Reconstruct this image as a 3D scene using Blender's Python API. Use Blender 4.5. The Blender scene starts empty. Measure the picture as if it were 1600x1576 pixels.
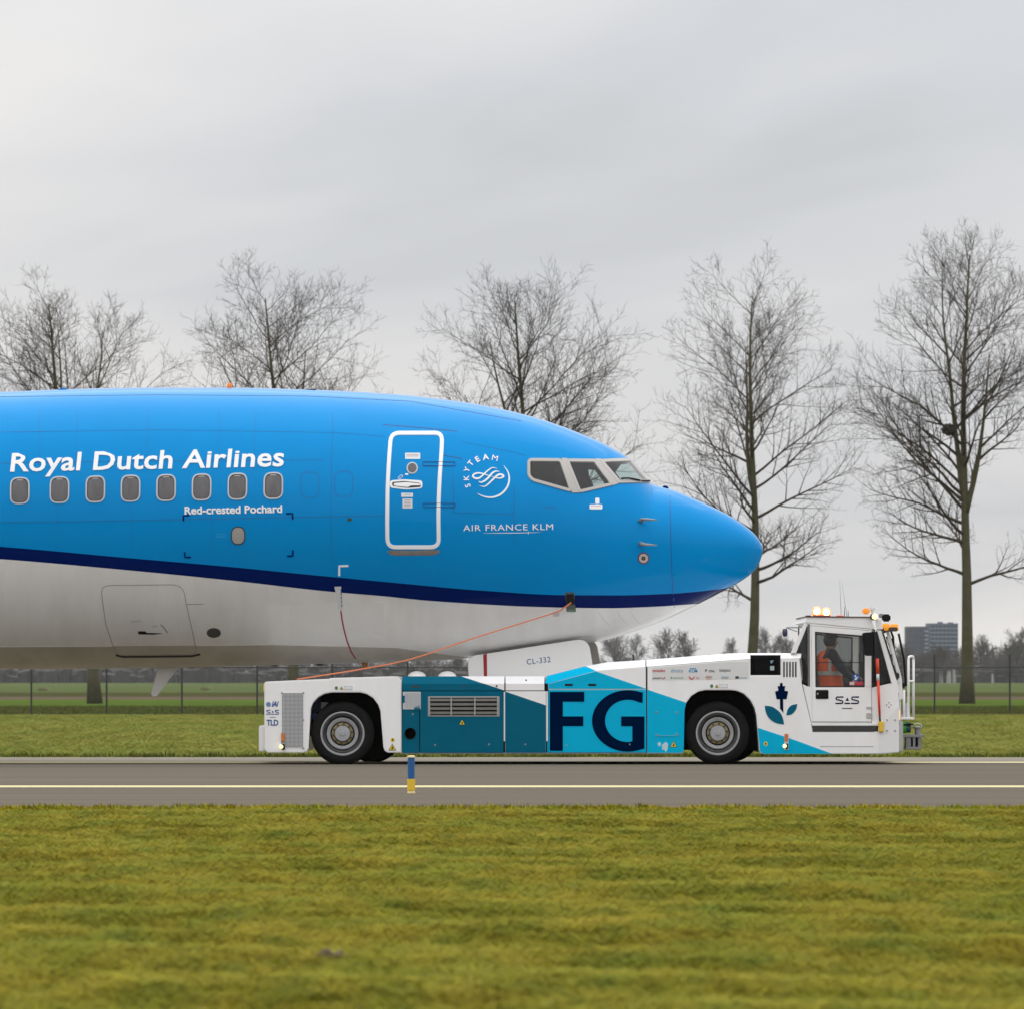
import bpy, bmesh, math, random
import numpy as np
from mathutils import Vector, Matrix

# ------------------------------------------------------------------ camera, world, sun, exposure
SC = bpy.context.scene
COL = SC.collection
F = 11990.0          # focal length in photo pixels (photo is 1600 wide)
EYE = 1.2            # eye height
HY = 1060.0          # horizon row in the photo
D = 110.0            # distance of the aircraft's centre plane
YN = 108.0           # near side of the tractor

cam = bpy.data.cameras.new('camera')
cam.sensor_width = 36.0
cam.lens = F / 1600.0 * 36.0
cam.shift_y = (HY - 788.0) / 1600.0
cam.clip_start = 1.0
cam.clip_end = 30000.0
cam.dof.use_dof = True
cam.dof.focus_distance = 108.5
cam.dof.aperture_fstop = 9.0
camo = bpy.data.objects.new('camera', cam)
COL.objects.link(camo)
camo.location = (0, 0, EYE)
camo.rotation_euler = (math.radians(90), 0, 0)
SC.camera = camo

SUN_EL, SUN_AZ = math.radians(58), math.radians(340)   # azimuth from +Y, clockwise: high, beyond the aircraft
W = bpy.data.worlds.new('World')
SC.world = W
W.use_nodes = True


def build_world():
    nt = W.node_tree
    N, L = nt.nodes, nt.links
    N.clear()
    out = N.new('ShaderNodeOutputWorld')
    bg = N.new('ShaderNodeBackground')
    L.new(bg.outputs[0], out.inputs[0])
    sky = N.new('ShaderNodeTexSky')
    sky.sky_type = 'NISHITA'
    sky.sun_disc = False
    sky.sun_elevation = SUN_EL
    sky.sun_rotation = SUN_AZ
    sk = N.new('ShaderNodeVectorMath'); sk.operation = 'SCALE'; sk.inputs['Scale'].default_value = 0.10
    L.new(sky.outputs[0], sk.inputs[0])
    tc = N.new('ShaderNodeTexCoord')
    sep = N.new('ShaderNodeSeparateXYZ')
    L.new(tc.outputs['Generated'], sep.inputs[0])

    def m(op, a, b=None, clamp=False):
        n = N.new('ShaderNodeMath'); n.operation = op; n.use_clamp = clamp
        for i, v in enumerate((a, b)):
            if v is None: continue
            if isinstance(v, (int, float)): n.inputs[i].default_value = v
            else: L.new(v, n.inputs[i])
        return n.outputs[0]
    z = m('MAXIMUM', sep.outputs[2], 0.0)
    zz = m('ADD', z, 0.075)
    cx = m('DIVIDE', sep.outputs[0], zz)
    cy = m('DIVIDE', sep.outputs[1], zz)
    cmb = N.new('ShaderNodeCombineXYZ')
    L.new(m('MULTIPLY', cx, -0.75), cmb.inputs[0]); L.new(m('MULTIPLY', cy, 0.34), cmb.inputs[1])
    cmb.inputs[2].default_value = 3.7
    def noise(scale, det, rough, dist):
        n = N.new('ShaderNodeTexNoise')
        n.inputs['Scale'].default_value = scale; n.inputs['Detail'].default_value = det
        n.inputs['Roughness'].default_value = rough; n.inputs['Distortion'].default_value = dist
        L.new(cmb.outputs[0], n.inputs['Vector'])
        return n.outputs[0]
    a = noise(1.0, 4.0, 0.5, 0.7)
    b = noise(2.6, 5.0, 0.5, 0.4)
    c = m('ADD', m('MULTIPLY', m('SUBTRACT', a, 0.5), 0.80), m('MULTIPLY', m('SUBTRACT', b, 0.5), 0.2))
    cl = m('ADD', c, 1.0)                                   # cloud thickness variation
    lum = m('MULTIPLY', m('ADD', m('MULTIPLY', z, 1.45), 0.675), cl)     # overcast gradient: zenith brighter
    ramp = N.new('ShaderNodeMix'); ramp.data_type = 'RGBA'
    ramp.inputs['A'].default_value = (0.965, 0.985, 1.03, 1)
    ramp.inputs['B'].default_value = (1.03, 1.0, 0.975, 1)
    L.new(m('ADD', m('MULTIPLY', m('SUBTRACT', cl, 1.0), 4.0), 0.5, True), ramp.inputs['Factor'])
    tint = N.new('ShaderNodeVectorMath'); tint.operation = 'SCALE'
    L.new(ramp.outputs['Result'], tint.inputs[0]); L.new(lum, tint.inputs['Scale'])
    mix = N.new('ShaderNodeMix'); mix.data_type = 'RGBA'
    mix.inputs['Factor'].default_value = 0.96
    L.new(sk.outputs[0], mix.inputs['A']); L.new(tint.outputs[0], mix.inputs['B'])
    L.new(mix.outputs['Result'], bg.inputs[0])
    bg.inputs[1].default_value = 1.0


build_world()
sun = bpy.data.lights.new('sun', 'SUN')
sun.energy = 0.8
sun.angle = math.radians(70)
sun.color = (1.0, 0.97, 0.93)
suno = bpy.data.objects.new('sun', sun)
COL.objects.link(suno)
sdir = Vector((math.sin(SUN_AZ) * math.cos(SUN_EL), math.cos(SUN_AZ) * math.cos(SUN_EL), math.sin(SUN_EL)))
suno.rotation_euler = sdir.to_track_quat('Z', 'Y').to_euler()
SC.view_settings.view_transform = 'Standard'
SC.view_settings.look = 'None'
SC.view_settings.exposure = 0.0
SC.view_settings.gamma = 1.0
SC.view_settings.use_curve_mapping = False
SC.cycles.max_bounces = 8
SC.cycles.transparent_max_bounces = 16
SC.cycles.volume_bounces = 1
SC.cycles.use_denoising = True

rnd = random.Random(7)

# ------------------------------------------------------------------ materials
MATS = {}


def srgb(r, g, b):
    def c(v):
        v /= 255.0
        return v / 12.92 if v <= 0.04045 else ((v + 0.055) / 1.055) ** 2.4
    return (c(r), c(g), c(b))


def mat(name, col, rough=0.5, metal=0.0, coat=0.0, var=0.0, vscale=3.0, spec=0.5, bump=0.0, bscale=40.0, stretch=(1, 1, 1), col2=None, emit=0.0, coat_ior=1.5):
    if name in MATS: return MATS[name]
    m = bpy.data.materials.new(name)
    m.use_nodes = True
    nt = m.node_tree
    N, L = nt.nodes, nt.links
    b = N['Principled BSDF']
    b.inputs['Base Color'].default_value = (*col, 1)
    b.inputs['Roughness'].default_value = rough
    b.inputs['Metallic'].default_value = metal
    b.inputs['Coat Weight'].default_value = coat
    b.inputs['Coat Roughness'].default_value = 0.06
    b.inputs['Coat IOR'].default_value = coat_ior
    b.inputs['Specular IOR Level'].default_value = spec
    if emit:
        b.inputs['Emission Color'].default_value = (*col, 1)
        b.inputs['Emission Strength'].default_value = emit
    if var > 0 or bump > 0:
        tc = N.new('ShaderNodeNewGeometry')
        mp = N.new('ShaderNodeMapping')
        mp.inputs['Scale'].default_value = stretch
        L.new(tc.outputs['Position'], mp.inputs['Vector'])
    if var > 0:
        n = N.new('ShaderNodeTexNoise')
        n.inputs['Scale'].default_value = vscale; n.inputs['Detail'].default_value = 6; n.inputs['Roughness'].default_value = 0.62
        L.new(mp.outputs[0], n.inputs['Vector'])
        mr = N.new('ShaderNodeMapRange')
        mr.inputs['From Min'].default_value = 0.3; mr.inputs['From Max'].default_value = 0.7
        L.new(n.outputs[0], mr.inputs['Value'])
        mx = N.new('ShaderNodeMix'); mx.data_type = 'RGBA'
        c2 = col2 if col2 else tuple(v * (1 - var) for v in col)
        mx.inputs['A'].default_value = (*col, 1); mx.inputs['B'].default_value = (*c2, 1)
        L.new(mr.outputs[0], mx.inputs['Factor'])
        L.new(mx.outputs['Result'], b.inputs['Base Color'])
    if bump > 0:
        n2 = N.new('ShaderNodeTexNoise')
        n2.inputs['Scale'].default_value = bscale; n2.inputs['Detail'].default_value = 4
        L.new(mp.outputs[0], n2.inputs['Vector'])
        bp = N.new('ShaderNodeBump'); bp.inputs['Strength'].default_value = bump; bp.inputs['Distance'].default_value = 0.02
        L.new(n2.outputs[0], bp.inputs['Height'])
        L.new(bp.outputs[0], b.inputs['Normal'])
    MATS[name] = m
    return m


def glass(name, tint, density, rough=0.02, ior=1.5):
    """clear pane: fresnel reflection over a tinted transparent sheet"""
    m = bpy.data.materials.new(name); m.use_nodes = True
    N, L = m.node_tree.nodes, m.node_tree.links
    N.clear()
    out = N.new('ShaderNodeOutputMaterial')
    tr = N.new('ShaderNodeBsdfTransparent'); tr.inputs[0].default_value = (*tint, 1)
    gl = N.new('ShaderNodeBsdfGlossy'); gl.inputs['Roughness'].default_value = rough; gl.inputs['Color'].default_value = (1, 1, 1, 1)
    ge = N.new('ShaderNodeNewGeometry')
    dt = N.new('ShaderNodeVectorMath'); dt.operation = 'DOT_PRODUCT'
    L.new(ge.outputs['Normal'], dt.inputs[0]); L.new(ge.outputs['Incoming'], dt.inputs[1])
    def mm(op, a, b=None):
        n = N.new('ShaderNodeMath'); n.operation = op
        for i, v in enumerate((a, b)):
            if v is None: continue
            if isinstance(v, (int, float)): n.inputs[i].default_value = v
            else: L.new(v, n.inputs[i])
        return n.outputs[0]
    f0 = ((ior - 1) / (ior + 1)) ** 2
    sch = mm('ADD', mm('MULTIPLY', mm('POWER', mm('SUBTRACT', 1.0, mm('ABSOLUTE', dt.outputs['Value'])), 5.0), 1 - f0), f0)
    mx = N.new('ShaderNodeMixShader')
    L.new(sch, mx.inputs[0]); L.new(tr.outputs[0], mx.inputs[1]); L.new(gl.outputs[0], mx.inputs[2])
    df = N.new('ShaderNodeBsdfDiffuse'); df.inputs[0].default_value = (0.35, 0.36, 0.37, 1)
    m2 = N.new('ShaderNodeMixShader'); m2.inputs[0].default_value = density
    L.new(mx.outputs[0], m2.inputs[1]); L.new(df.outputs[0], m2.inputs[2])
    L.new(m2.outputs[0], out.inputs[0])
    MATS[name] = m
    return m


BLUE = mat('blue_paint', (0.0, 0.240, 0.60), 0.45, coat=1.0, spec=0.0, var=0.05, vscale=1.2, coat_ior=1.17)
NAVY = mat('navy_paint', (0.0, 0.009, 0.10), 0.5, coat=0.8, spec=0.0, coat_ior=1.13)
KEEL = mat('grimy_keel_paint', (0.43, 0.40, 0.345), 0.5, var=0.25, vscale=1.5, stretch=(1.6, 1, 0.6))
BELLY = mat('white_belly_paint', (0.72, 0.72, 0.71), 0.34, coat=0.5, var=0.16, vscale=1.5, stretch=(2.6, 1, 0.45), col2=(0.64, 0.63, 0.61))
LETTER = mat('white_vinyl', (0.82, 0.83, 0.84), 0.4)
TAN = mat('window_surround', (0.40, 0.385, 0.37), 0.45)
SILVER = mat('silver_trim', (0.46, 0.47, 0.49), 0.35, metal=0.3)
PAXPANE = mat('passenger_pane', (0.085, 0.08, 0.088), 0.12, coat=0.6, var=0.5, vscale=3.2, stretch=(2.5, 1, .7))
WHITE = mat('white_paint', (0.86, 0.86, 0.87), 0.38, coat=0.35, var=0.09, vscale=2.2, stretch=(2.2, 1, .6), col2=(.80, .795, .785))
TEAL = mat('teal_wrap', (0.0, 0.112, 0.19), 0.5, coat=0.15, var=0.08, spec=.03, coat_ior=1.35)
CYAN = mat('cyan_wrap', (0.0, 0.425, 0.69), 0.5, coat=0.15, var=0.06, spec=.03, coat_ior=1.35)
FGNAVY = mat('navy_wrap', (0.0, 0.006, 0.036), 0.6, spec=.0)
INK = mat('blue_ink', (0.01, 0.06, 0.27), 0.5)
BLACK = mat('black_plastic', (0.008, 0.008, 0.009), 0.5, spec=.15)
DARK = mat('dark_chassis', (0.008, 0.008, 0.009), 0.8, spec=.1)
GREY = mat('grey_metal', (0.30, 0.31, 0.32), 0.45, metal=0.4, var=0.2, vscale=8)
DGREY = mat('dark_grey_plastic', (0.05, 0.05, 0.052), 0.6, spec=.15)
TYRE = mat('tyre_rubber', (0.008, 0.008, 0.008), 0.85, spec=.2, var=0.4, vscale=6, bump=0.3, bscale=60)
RIM = mat('rim_grey_paint', (0.36, 0.37, 0.385), 0.45, metal=0.1, var=0.2, vscale=9)
HUBY = mat('hub_brass', (0.25, 0.20, 0.09), 0.5, metal=0.3)
ORANGE = mat('orange_plastic', (0.85, 0.20, 0.01), 0.3)
AMBER = mat('amber_lens', (0.95, 0.33, 0.01), 0.2, coat=0.5, emit=0.25)
REDST = mat('red_stripe', (0.30, 0.006, 0.012), 0.45)
REDPOLE = mat('red_pole', (0.72, 0.06, 0.015), 0.4)
YELLOW = mat('yellow_paint', (0.72, 0.47, 0.02), 0.45)
STICK = mat('yellow_sticker', (0.72, 0.55, 0.03), 0.5)
GREEN = mat('green_paint', (0.03, 0.34, 0.03), 0.35, coat=0.3)
LABELW = mat('label_paper', (0.70, 0.72, 0.74), 0.5)
SEAM = mat('blue_seam', (0.0, 0.065, 0.26), 0.5)
SEAMW = mat('grey_seam', (0.22, 0.21, 0.20), 0.6)
LITORANGE = mat('lit_orange_lamp', (1.0, 0.30, 0.08), 0.3, emit=1.3)
LITBULB = mat('lit_bulb', (1.0, 0.86, 0.62), 0.3, emit=5.0)
LITWARM = mat('lit_warm_lamp', (1.0, 0.80, 0.30), 0.3, emit=2.0)
CORD = mat('orange_cord', (0.72, 0.21, 0.09), 0.6)
CABGLASS = glass('cab_glass', (0.90, 0.91, 0.90), 0.003, ior=1.33)
DARKGLASS = glass('dark_cab_glass', (0.16, 0.17, 0.17), 0.006, ior=1.33)
FARGLASS = glass('tinted_cab_glass', (0.44, 0.46, 0.46), 0.01, ior=1.33)
COCKGLASS = glass('cockpit_glass', (0.70, 0.80, 0.79), 0.006)
GREYL = mat('cockpit_lining', (0.032, 0.040, 0.054), 0.8)
MULLION = mat('interior_light_trim', (0.55, 0.58, 0.56), 0.6)


# ------------------------------------------------------------------ helpers
def X_of(px, Y): return (px - 800.0) * Y / F
def Z_of(py, Y): return EYE - (py - HY) * Y / F
def Q(px, py, Y=YN): return Vector((X_of(px, Y), Y, Z_of(py, Y)))
def M(px): return px * YN / F      # px -> metres on the tractor's side


def link(name, me, mats, parent=None, smooth=False):
    if not isinstance(mats, (list, tuple)): mats = [mats]
    for m in mats: me.materials.append(m)
    o = bpy.data.objects.new(name, me)
    COL.objects.link(o)
    if parent is not None: o.parent = parent
    if smooth: me.polygons.foreach_set('use_smooth', [True] * len(me.polygons))
    return o


def from_bm(name, bm, mats, parent=None, smooth=False, recalc=True, sharp=0.0):
    if recalc: bmesh.ops.recalc_face_normals(bm, faces=bm.faces)
    if sharp:
        for e in bm.edges:
            if len(e.link_faces) == 2 and e.calc_face_angle(0) > sharp: e.smooth = False
    me = bpy.data.meshes.new(name)
    bm.to_mesh(me); bm.free()
    return link(name, me, mats, parent, smooth)


def from_data(name, v, f, mats, parent=None, smooth=False):
    me = bpy.data.meshes.new(name)
    me.from_pydata([tuple(p) for p in v], [], [tuple(q) for q in f])
    me.validate()
    return link(name, me, mats, parent, smooth)


def thing(name, label, cat, loc=(0, 0, 0), group=None):
    o = bpy.data.objects.new(name, None)
    COL.objects.link(o)
    o['label'] = label; o['category'] = cat
    if group: o['group'] = group
    return o


def tag(o, label, cat, group=None):
    o['label'] = label; o['category'] = cat
    if group: o['group'] = group
    return o


def struct(o, kind='structure'):
    o['kind'] = kind
    return o


def add_box(bm, lo, hi):
    v = [bm.verts.new((x, y, z)) for x in (lo[0], hi[0]) for y in (lo[1], hi[1]) for z in (lo[2], hi[2])]
    for q in ((0, 1, 3, 2), (4, 6, 7, 5), (0, 4, 5, 1), (2, 3, 7, 6), (0, 2, 6, 4), (1, 5, 7, 3)):
        bm.faces.new([v[i] for i in q])


def box(name, lo, hi, m, parent=None, bevel=0.0):
    bm = bmesh.new()
    lo2 = [min(a, b) for a, b in zip(lo, hi)]; hi2 = [max(a, b) for a, b in zip(lo, hi)]
    add_box(bm, lo2, hi2)
    if bevel: bmesh.ops.bevel(bm, geom=bm.edges[:], offset=bevel, segments=2, affect='EDGES')
    return from_bm(name, bm, m, parent)


def pbox(name, x0, y0, x1, y1, Y, thick, m, parent=None, bevel=0.0):
    """box given by its photo rectangle at depth Y, reaching back by thick"""
    a, b = Q(x0, y1, YN), Q(x1, y0, YN)
    return box(name, (a.x, Y, a.z), (b.x, Y + thick, b.z), m, parent, bevel)


def rpoly(pts, r, seg=5):
    """round the corners of a polygon"""
    out = []
    n = len(pts)
    for i in range(n):
        p0, p1, p2 = Vector(pts[i - 1]), Vector(pts[i]), Vector(pts[(i + 1) % n])
        a, b = (p0 - p1), (p2 - p1)
        rr = min(r, a.length * 0.48, b.length * 0.48)
        a = p1 + a.normalized() * rr; b = p1 + b.normalized() * rr
        for k in range(seg + 1):
            t = k / seg
            out.append(tuple(a * (1 - t) ** 2 + p1 * 2 * t * (1 - t) + b * t ** 2))
    return out


def plate(name, pts, Y, thick, m, parent=None, bevel=0.006, ymap=None):
    """prism from a polygon in photo pixels on the tractor's side plane; ymap tilts it"""
    bm = bmesh.new()
    fr = []
    for px, py in pts:
        q = Q(px, py, YN)
        y = ymap(q.x, q.z) if ymap else 0.0
        fr.append(bm.verts.new((q.x, Y + y, q.z)))
    f = bm.faces.new(fr)
    ret = bmesh.ops.extrude_face_region(bm, geom=[f])
    for g in ret['geom']:
        if isinstance(g, bmesh.types.BMVert): g.co.y += thick
    bm.verts.ensure_lookup_table()
    bm.normal_update()
    bmesh.ops.recalc_face_normals(bm, faces=bm.faces)
    if bevel:
        ed = [e for e in bm.edges if all(v.co.y <= Y + (ymap(v.co.x, v.co.z) if ymap else 0) + 1e-5 for v in e.verts)]
        bmesh.ops.bevel(bm, geom=ed, offset=bevel, segments=2, affect='EDGES', clamp_overlap=True)
    return from_bm(name, bm, m, parent)


def tube_data(path, radii, k=8, V=None, Fc=None, caps=True):
    if V is None: V, Fc = [], []
    n = len(path)
    base = len(V)
    for i in range(n):
        p = Vector(path[i])
        d = (Vector(path[min(i + 1, n - 1)]) - Vector(path[max(i - 1, 0)]))
        d = d.normalized() if d.length > 1e-9 else Vector((0, 0, 1))
        ref = Vector((0.0, 1.0, 0.0)) if abs(d.y) < 0.9 else Vector((1.0, 0, 0))
        u = d.cross(ref).normalized(); w = d.cross(u)
        r = radii[i] if hasattr(radii, '__len__') else radii
        for j in range(k):
            a = 2 * math.pi * j / k
            V.append(p + (u * math.cos(a) + w * math.sin(a)) * r)
    for i in range(n - 1):
        for j in range(k):
            a, b = base + i * k + j, base + i * k + (j + 1) % k
            Fc.append((a, b, b + k, a + k))
    if caps:
        Fc.append(tuple(base + j for j in range(k))[::-1])
        Fc.append(tuple(base + (n - 1) * k + j for j in range(k)))
    return V, Fc


def tube(name, path, radii, m, parent=None, k=8, smooth=True):
    V, Fc = tube_data(path, radii, k)
    return from_data(name, V, Fc, m, parent, smooth)


def smoothpath(pts, n=8):
    """Catmull-Rom through points"""
    P = [Vector(p) for p in pts]
    P = [P[0] * 2 - P[1]] + P + [P[-1] * 2 - P[-2]]
    out = []
    for i in range(1, len(P) - 2):
        for k in range(n):
            t = k / n
            a, b, c, d = P[i - 1], P[i], P[i + 1], P[i + 2]
            out.append(0.5 * ((2 * b) + (c - a) * t + (2 * a - 5 * b + 4 * c - d) * t * t + (3 * b - a - 3 * c + d) * t ** 3))
    out.append(P[-2])
    return out


def lathe(name, prof, c, m, parent=None, k=48, smooth=True, cap=True):
    """turn a profile of (radius, depth along +Y) round the Y axis through c"""
    V, Fc = [], []
    for r, y in prof:
        for j in range(k):
            a = 2 * math.pi * j / k
            V.append((c[0] + r * math.cos(a), c[1] + y, c[2] + r * math.sin(a)))
    for i in range(len(prof) - 1):
        for j in range(k):
            a, b = i * k + j, i * k + (j + 1) % k
            Fc.append((a, b, b + k, a + k))
    bm = bmesh.new()
    vs = [bm.verts.new(v) for v in V]
    for q in Fc: bm.faces.new([vs[i] for i in q])
    if cap and prof[0][0] > 1e-6: bm.faces.new(vs[:k])
    if cap and prof[-1][0] > 1e-6: bm.faces.new(vs[-k:])
    bmesh.ops.remove_doubles(bm, verts=bm.verts, dist=1e-6)
    return from_bm(name, bm, m, parent, smooth, sharp=0.55)


def vlathe(name, prof, c, m, parent=None, k=24, smooth=True):
    """turn a profile of (radius, height) round the vertical through c"""
    bm = bmesh.new()
    rows = []
    for r, z in prof:
        rows.append([bm.verts.new((c[0] + r * math.cos(2 * math.pi * j / k), c[1] + r * math.sin(2 * math.pi * j / k), c[2] + z)) for j in range(k)])
    for a, b in zip(rows, rows[1:]):
        for j in range(k): bm.faces.new((a[j], a[(j + 1) % k], b[(j + 1) % k], b[j]))
    if prof[0][0] > 1e-6: bm.faces.new(rows[0])
    if prof[-1][0] > 1e-6: bm.faces.new(rows[-1])
    bmesh.ops.remove_doubles(bm, verts=bm.verts, dist=1e-6)
    return from_bm(name, bm, m, parent, smooth, sharp=0.55)


# ------------------------------------------------------------------ lettering (outline text turned into meshes)
def text_data(body, off=0.0, shear=0.0, space=1.0, res=3):
    c = bpy.data.curves.new('lettering', 'FONT')
    c.body = body; c.offset = off; c.shear = shear; c.space_character = space; c.resolution_u = res
    o = bpy.data.objects.new('lettering', c)
    COL.objects.link(o)
    bpy.context.view_layer.update()
    me = bpy.data.meshes.new_from_object(o.evaluated_get(bpy.context.evaluated_depsgraph_get()))
    v = [(p.co.x, p.co.y) for p in me.vertices]
    f = [tuple(p.vertices) for p in me.polygons]
    bpy.data.objects.remove(o); bpy.data.curves.remove(c); bpy.data.meshes.remove(me)
    return v, f


_h, _ = text_data('H')
CAPH = max(p[1] for p in _h) - min(p[1] for p in _h)
TXT = {}
for key, body, off, shear, sp in (
        ('royal', 'Royal Dutch Airlines', 0.019, 0.10, 1.02), ('pochard', 'Red-crested Pochard', 0.028, 0.0, 1.0),
        ('afklm', 'AIR FRANCE KLM', 0.0, 0.0, 1.1), ('reg', 'CL-332', 0.0, 0.05, 1.15), ('tld', 'TLD', 0.02, 0, 0.9),
        ('iai', 'IAI', 0.03, 0.3, 0.95), ('S', 'S', 0.015, 0, 1), ('K', 'K', 0.012, 0, 1), ('Y', 'Y', 0.012, 0, 1), ('T', 'T', 0.015, 0, 1),
        ('E', 'E', 0.02, 0, 1), ('A', 'A', 0.02, 0, 1), ('M', 'M', 0.0, 0, 1),
        ('corendon', 'corendon', 0.02, 0, 1), ('dnata', 'dnata', 0.0, 0, 1.1), ('klm', 'KLM', 0.02, 0, 1), ('dhl', 'CPAL', 0.02, 0.1, 1),
        ('schiphol', 'Schiphol', 0.01, 0, 1), ('swiss', 'swissport', 0.015, 0.1, 1), ('transavia', 'transavia', 0.0, 0, 1), ('tui', 'TUI', 0.01, 0, 1)):
    TXT[key] = text_data(body, off, shear, sp, 2 if len(body) > 6 and key not in ('royal', 'pochard') else 3)


def text_pts(key, p0, p1, cap):
    """vertices of a text in photo pixels: from p0 to p1 along the baseline with capitals cap px high"""
    v, f = TXT[key]
    x0, x1 = min(p[0] for p in v), max(p[0] for p in v)
    dx, dy = (p1[0] - p0[0]), (p1[1] - p0[1])
    ln = math.hypot(dx, dy)
    ux, uy = dx / ln, dy / ln
    out = []
    for x, y in v:
        s = (x - x0) / (x1 - x0) * ln
        h = y / CAPH
        if key in ('royal', 'pochard') and h > 0: h = h * 1.14 if h < .68 else .775 + (h - .68) * .225 / .32 * (1.35 if h > 1 else 1)
        h *= cap
        out.append((p0[0] + ux * s + uy * h, p0[1] + uy * s - ux * h))
    return out, f


def letter_pts(key, c, cap, rot, wide=1.0):
    v, f = TXT[key]
    x0, x1 = min(p[0] for p in v), max(p[0] for p in v)
    a = math.radians(rot)
    out = []
    for x, y in v:
        s = (x - (x0 + x1) / 2) / CAPH * cap * wide
        h = (y / CAPH - 0.5) * cap
        out.append((c[0] + s * math.cos(a) - h * math.sin(a), c[1] - s * math.sin(a) - h * math.cos(a)))
    return out, f


# =================================================================== THE AIRLINER
TOP = [(-2000, 617), (-400, 617), (0, 612.5), (120, 608), (232, 606), (350, 606), (480, 609), (600, 615), (728, 629), (831, 651), (870, 663.5),
       (913, 680), (945, 694), (957, 700.5), (978, 713), (1000, 735), (1019, 756), (1032, 760), (1047, 764), (1089, 781), (1141, 806), (1165, 822),
       (1178, 833), (1186, 843), (1190, 850.5), (1192, 858)]
BOT = [(-2000, 1047), (-400, 1047), (0, 1045), (277, 1042.5), (390, 1039.5), (581, 1034.5), (700, 1030), (800, 1018.5), (880, 1008), (936, 1001), (1010, 979),
       (1089, 944), (1128, 924), (1160, 906), (1178, 892), (1187, 878), (1190, 869), (1192, 858)]
MID = [(-2000, 815), (0, 813), (600, 812), (800, 826), (950, 843), (1050, 850), (1150, 856), (1192, 858)]
WID = [(-2000, 1.88), (500, 1.88), (620, 1.85), (700, 1.79), (756, 1.72), (865, 1.53), (920, 1.41), (974, 1.25), (1028, 1.07), (1083, .86), (1137, .585),
       (1165, .40), (1178, .29), (1186, .185), (1190, .10), (1192, 0.0)]
BLN = [(-2000, 800), (-500, 828), (0, 856), (225, 875.5), (375, 888.6), (480, 899), (613, 911.5), (756, 924), (881, 930.5), (957, 930.7), (1049, 927.5), (1131, 919), (1192, 908)]
NWH = [(-2000, 812), (-500, 846), (0, 875), (225, 894.5), (375, 909.5), (517, 925.5), (600, 932.5), (677, 940), (862, 949.4), (950, 950.5), (1010, 948.5), (1089, 943), (1192, 934)]


def pchip(tab, tip=None):
    xs = np.array([p[0] for p in tab], float); ys = np.array([p[1] for p in tab], float)
    if tip is not None: xs = -np.sqrt(np.maximum(tip - xs, 0))
    h = np.diff(xs); dl = np.diff(ys) / h
    m = np.zeros(len(xs))
    for i in range(1, len(xs) - 1):
        if dl[i - 1] * dl[i] > 0:
            w1 = 2 * h[i] + h[i - 1]; w2 = h[i] + 2 * h[i - 1]
            m[i] = (w1 + w2) / (w1 / dl[i - 1] + w2 / dl[i])
    m[0], m[-1] = dl[0], dl[-1]

    def ev(x):
        x = -math.sqrt(max(tip - x, 0)) if tip is not None else x
        i = int(np.clip(np.searchsorted(xs, x) - 1, 0, len(xs) - 2))
        t = (x - xs[i]) / h[i]
        t = min(max(t, 0), 1)
        return float((2 * t ** 3 - 3 * t * t + 1) * ys[i] + (t ** 3 - 2 * t * t + t) * h[i] * m[i] + (-2 * t ** 3 + 3 * t * t) * ys[i + 1] + (t ** 3 - t * t) * h[i] * m[i + 1])
    return ev


fTOP, fBOT, fMID, fWID = pchip(TOP, 1192), pchip(BOT, 1192), pchip(MID), pchip(WID, 1192)
fBLN, fNWH = pchip(BLN), pchip(NWH)
KD = D / F


def sect(u):
    return fTOP(u), fMID(u), fBOT(u), fWID(u)


def lateral(u, v):
    """half width of the hull at station u and row v (photo px on the centre plane)"""
    t, c, b, w = sect(u)
    h = (c - t) if v < c else (b - c)
    q = (v - c) / max(h, 1e-6)
    return w * math.sqrt(max(0.0, 1 - min(q * q, 1.0)))


def S(px, py, off=0.0):
    """point of the near hull surface seen at photo pixel px, py, lifted by off"""
    Y = D - 1.7
    for _ in range(6):
        Xw, Zw = X_of(px, Y), Z_of(py, Y)
        u, v = 800 + Xw / KD, HY - (Zw - EYE) / KD
        l = lateral(u, v)
        Y = D - l
    Xw, Zw = X_of(px, Y), Z_of(py, Y)
    if off:
        t, c, b, w = sect(u)
        h = ((c - t) if v < c else (b - c)) * KD
        ny, nz = -l / (w * w + 1e-9), -(v - c) * KD / (h * h)
        dl = (lateral(u + 3, v) - lateral(u - 3, v)) / (6 * KD)
        n = Vector((-dl * abs(ny), ny, nz)).normalized()
        return Vector((Xw, Y, Zw)) + n * off
    return Vector((Xw, Y, Zw))


def uv_world(u, v, side, shrink=1.0):
    l = lateral(u, v) * shrink
    return Vector(((u - 800) * KD, D - side * l, EYE - (v - HY) * KD))


def poly_in(p, poly):
    x, y = p
    r = False
    n = len(poly)
    for i in range(n):
        x0, y0 = poly[i - 1]; x1, y1 = poly[i]
        if (y0 > y) != (y1 > y) and x < (x1 - x0) * (y - y0) / (y1 - y0) + x0: r = not r
    return r


def px_to_uv(px, py):
    p = S(px, py)
    return 800 + p.x / KD, HY - (p.z - EYE) / KD


aircraft = thing('airliner', 'blue and white airliner whose nose is carried by the tractor', 'airplane')

# cockpit side windows, as photo polygons; the windshield is bounded by (station, half width)
WIN3 = rpoly([(826, 719), (876, 719.5), (892.5, 767), (832, 750), (826, 743)], 5)
WIN2 = rpoly([(886, 720), (929, 720.5), (956, 756.5), (905.5, 768)], 3)
W3uv = [px_to_uv(*p) for p in WIN3]
W2uv = [px_to_uv(*p) for p in WIN2]


WIN1uv = [px_to_uv(939, 720.8), (985, 720.2), (1013.5, 753.8), px_to_uv(967, 753)]


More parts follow.
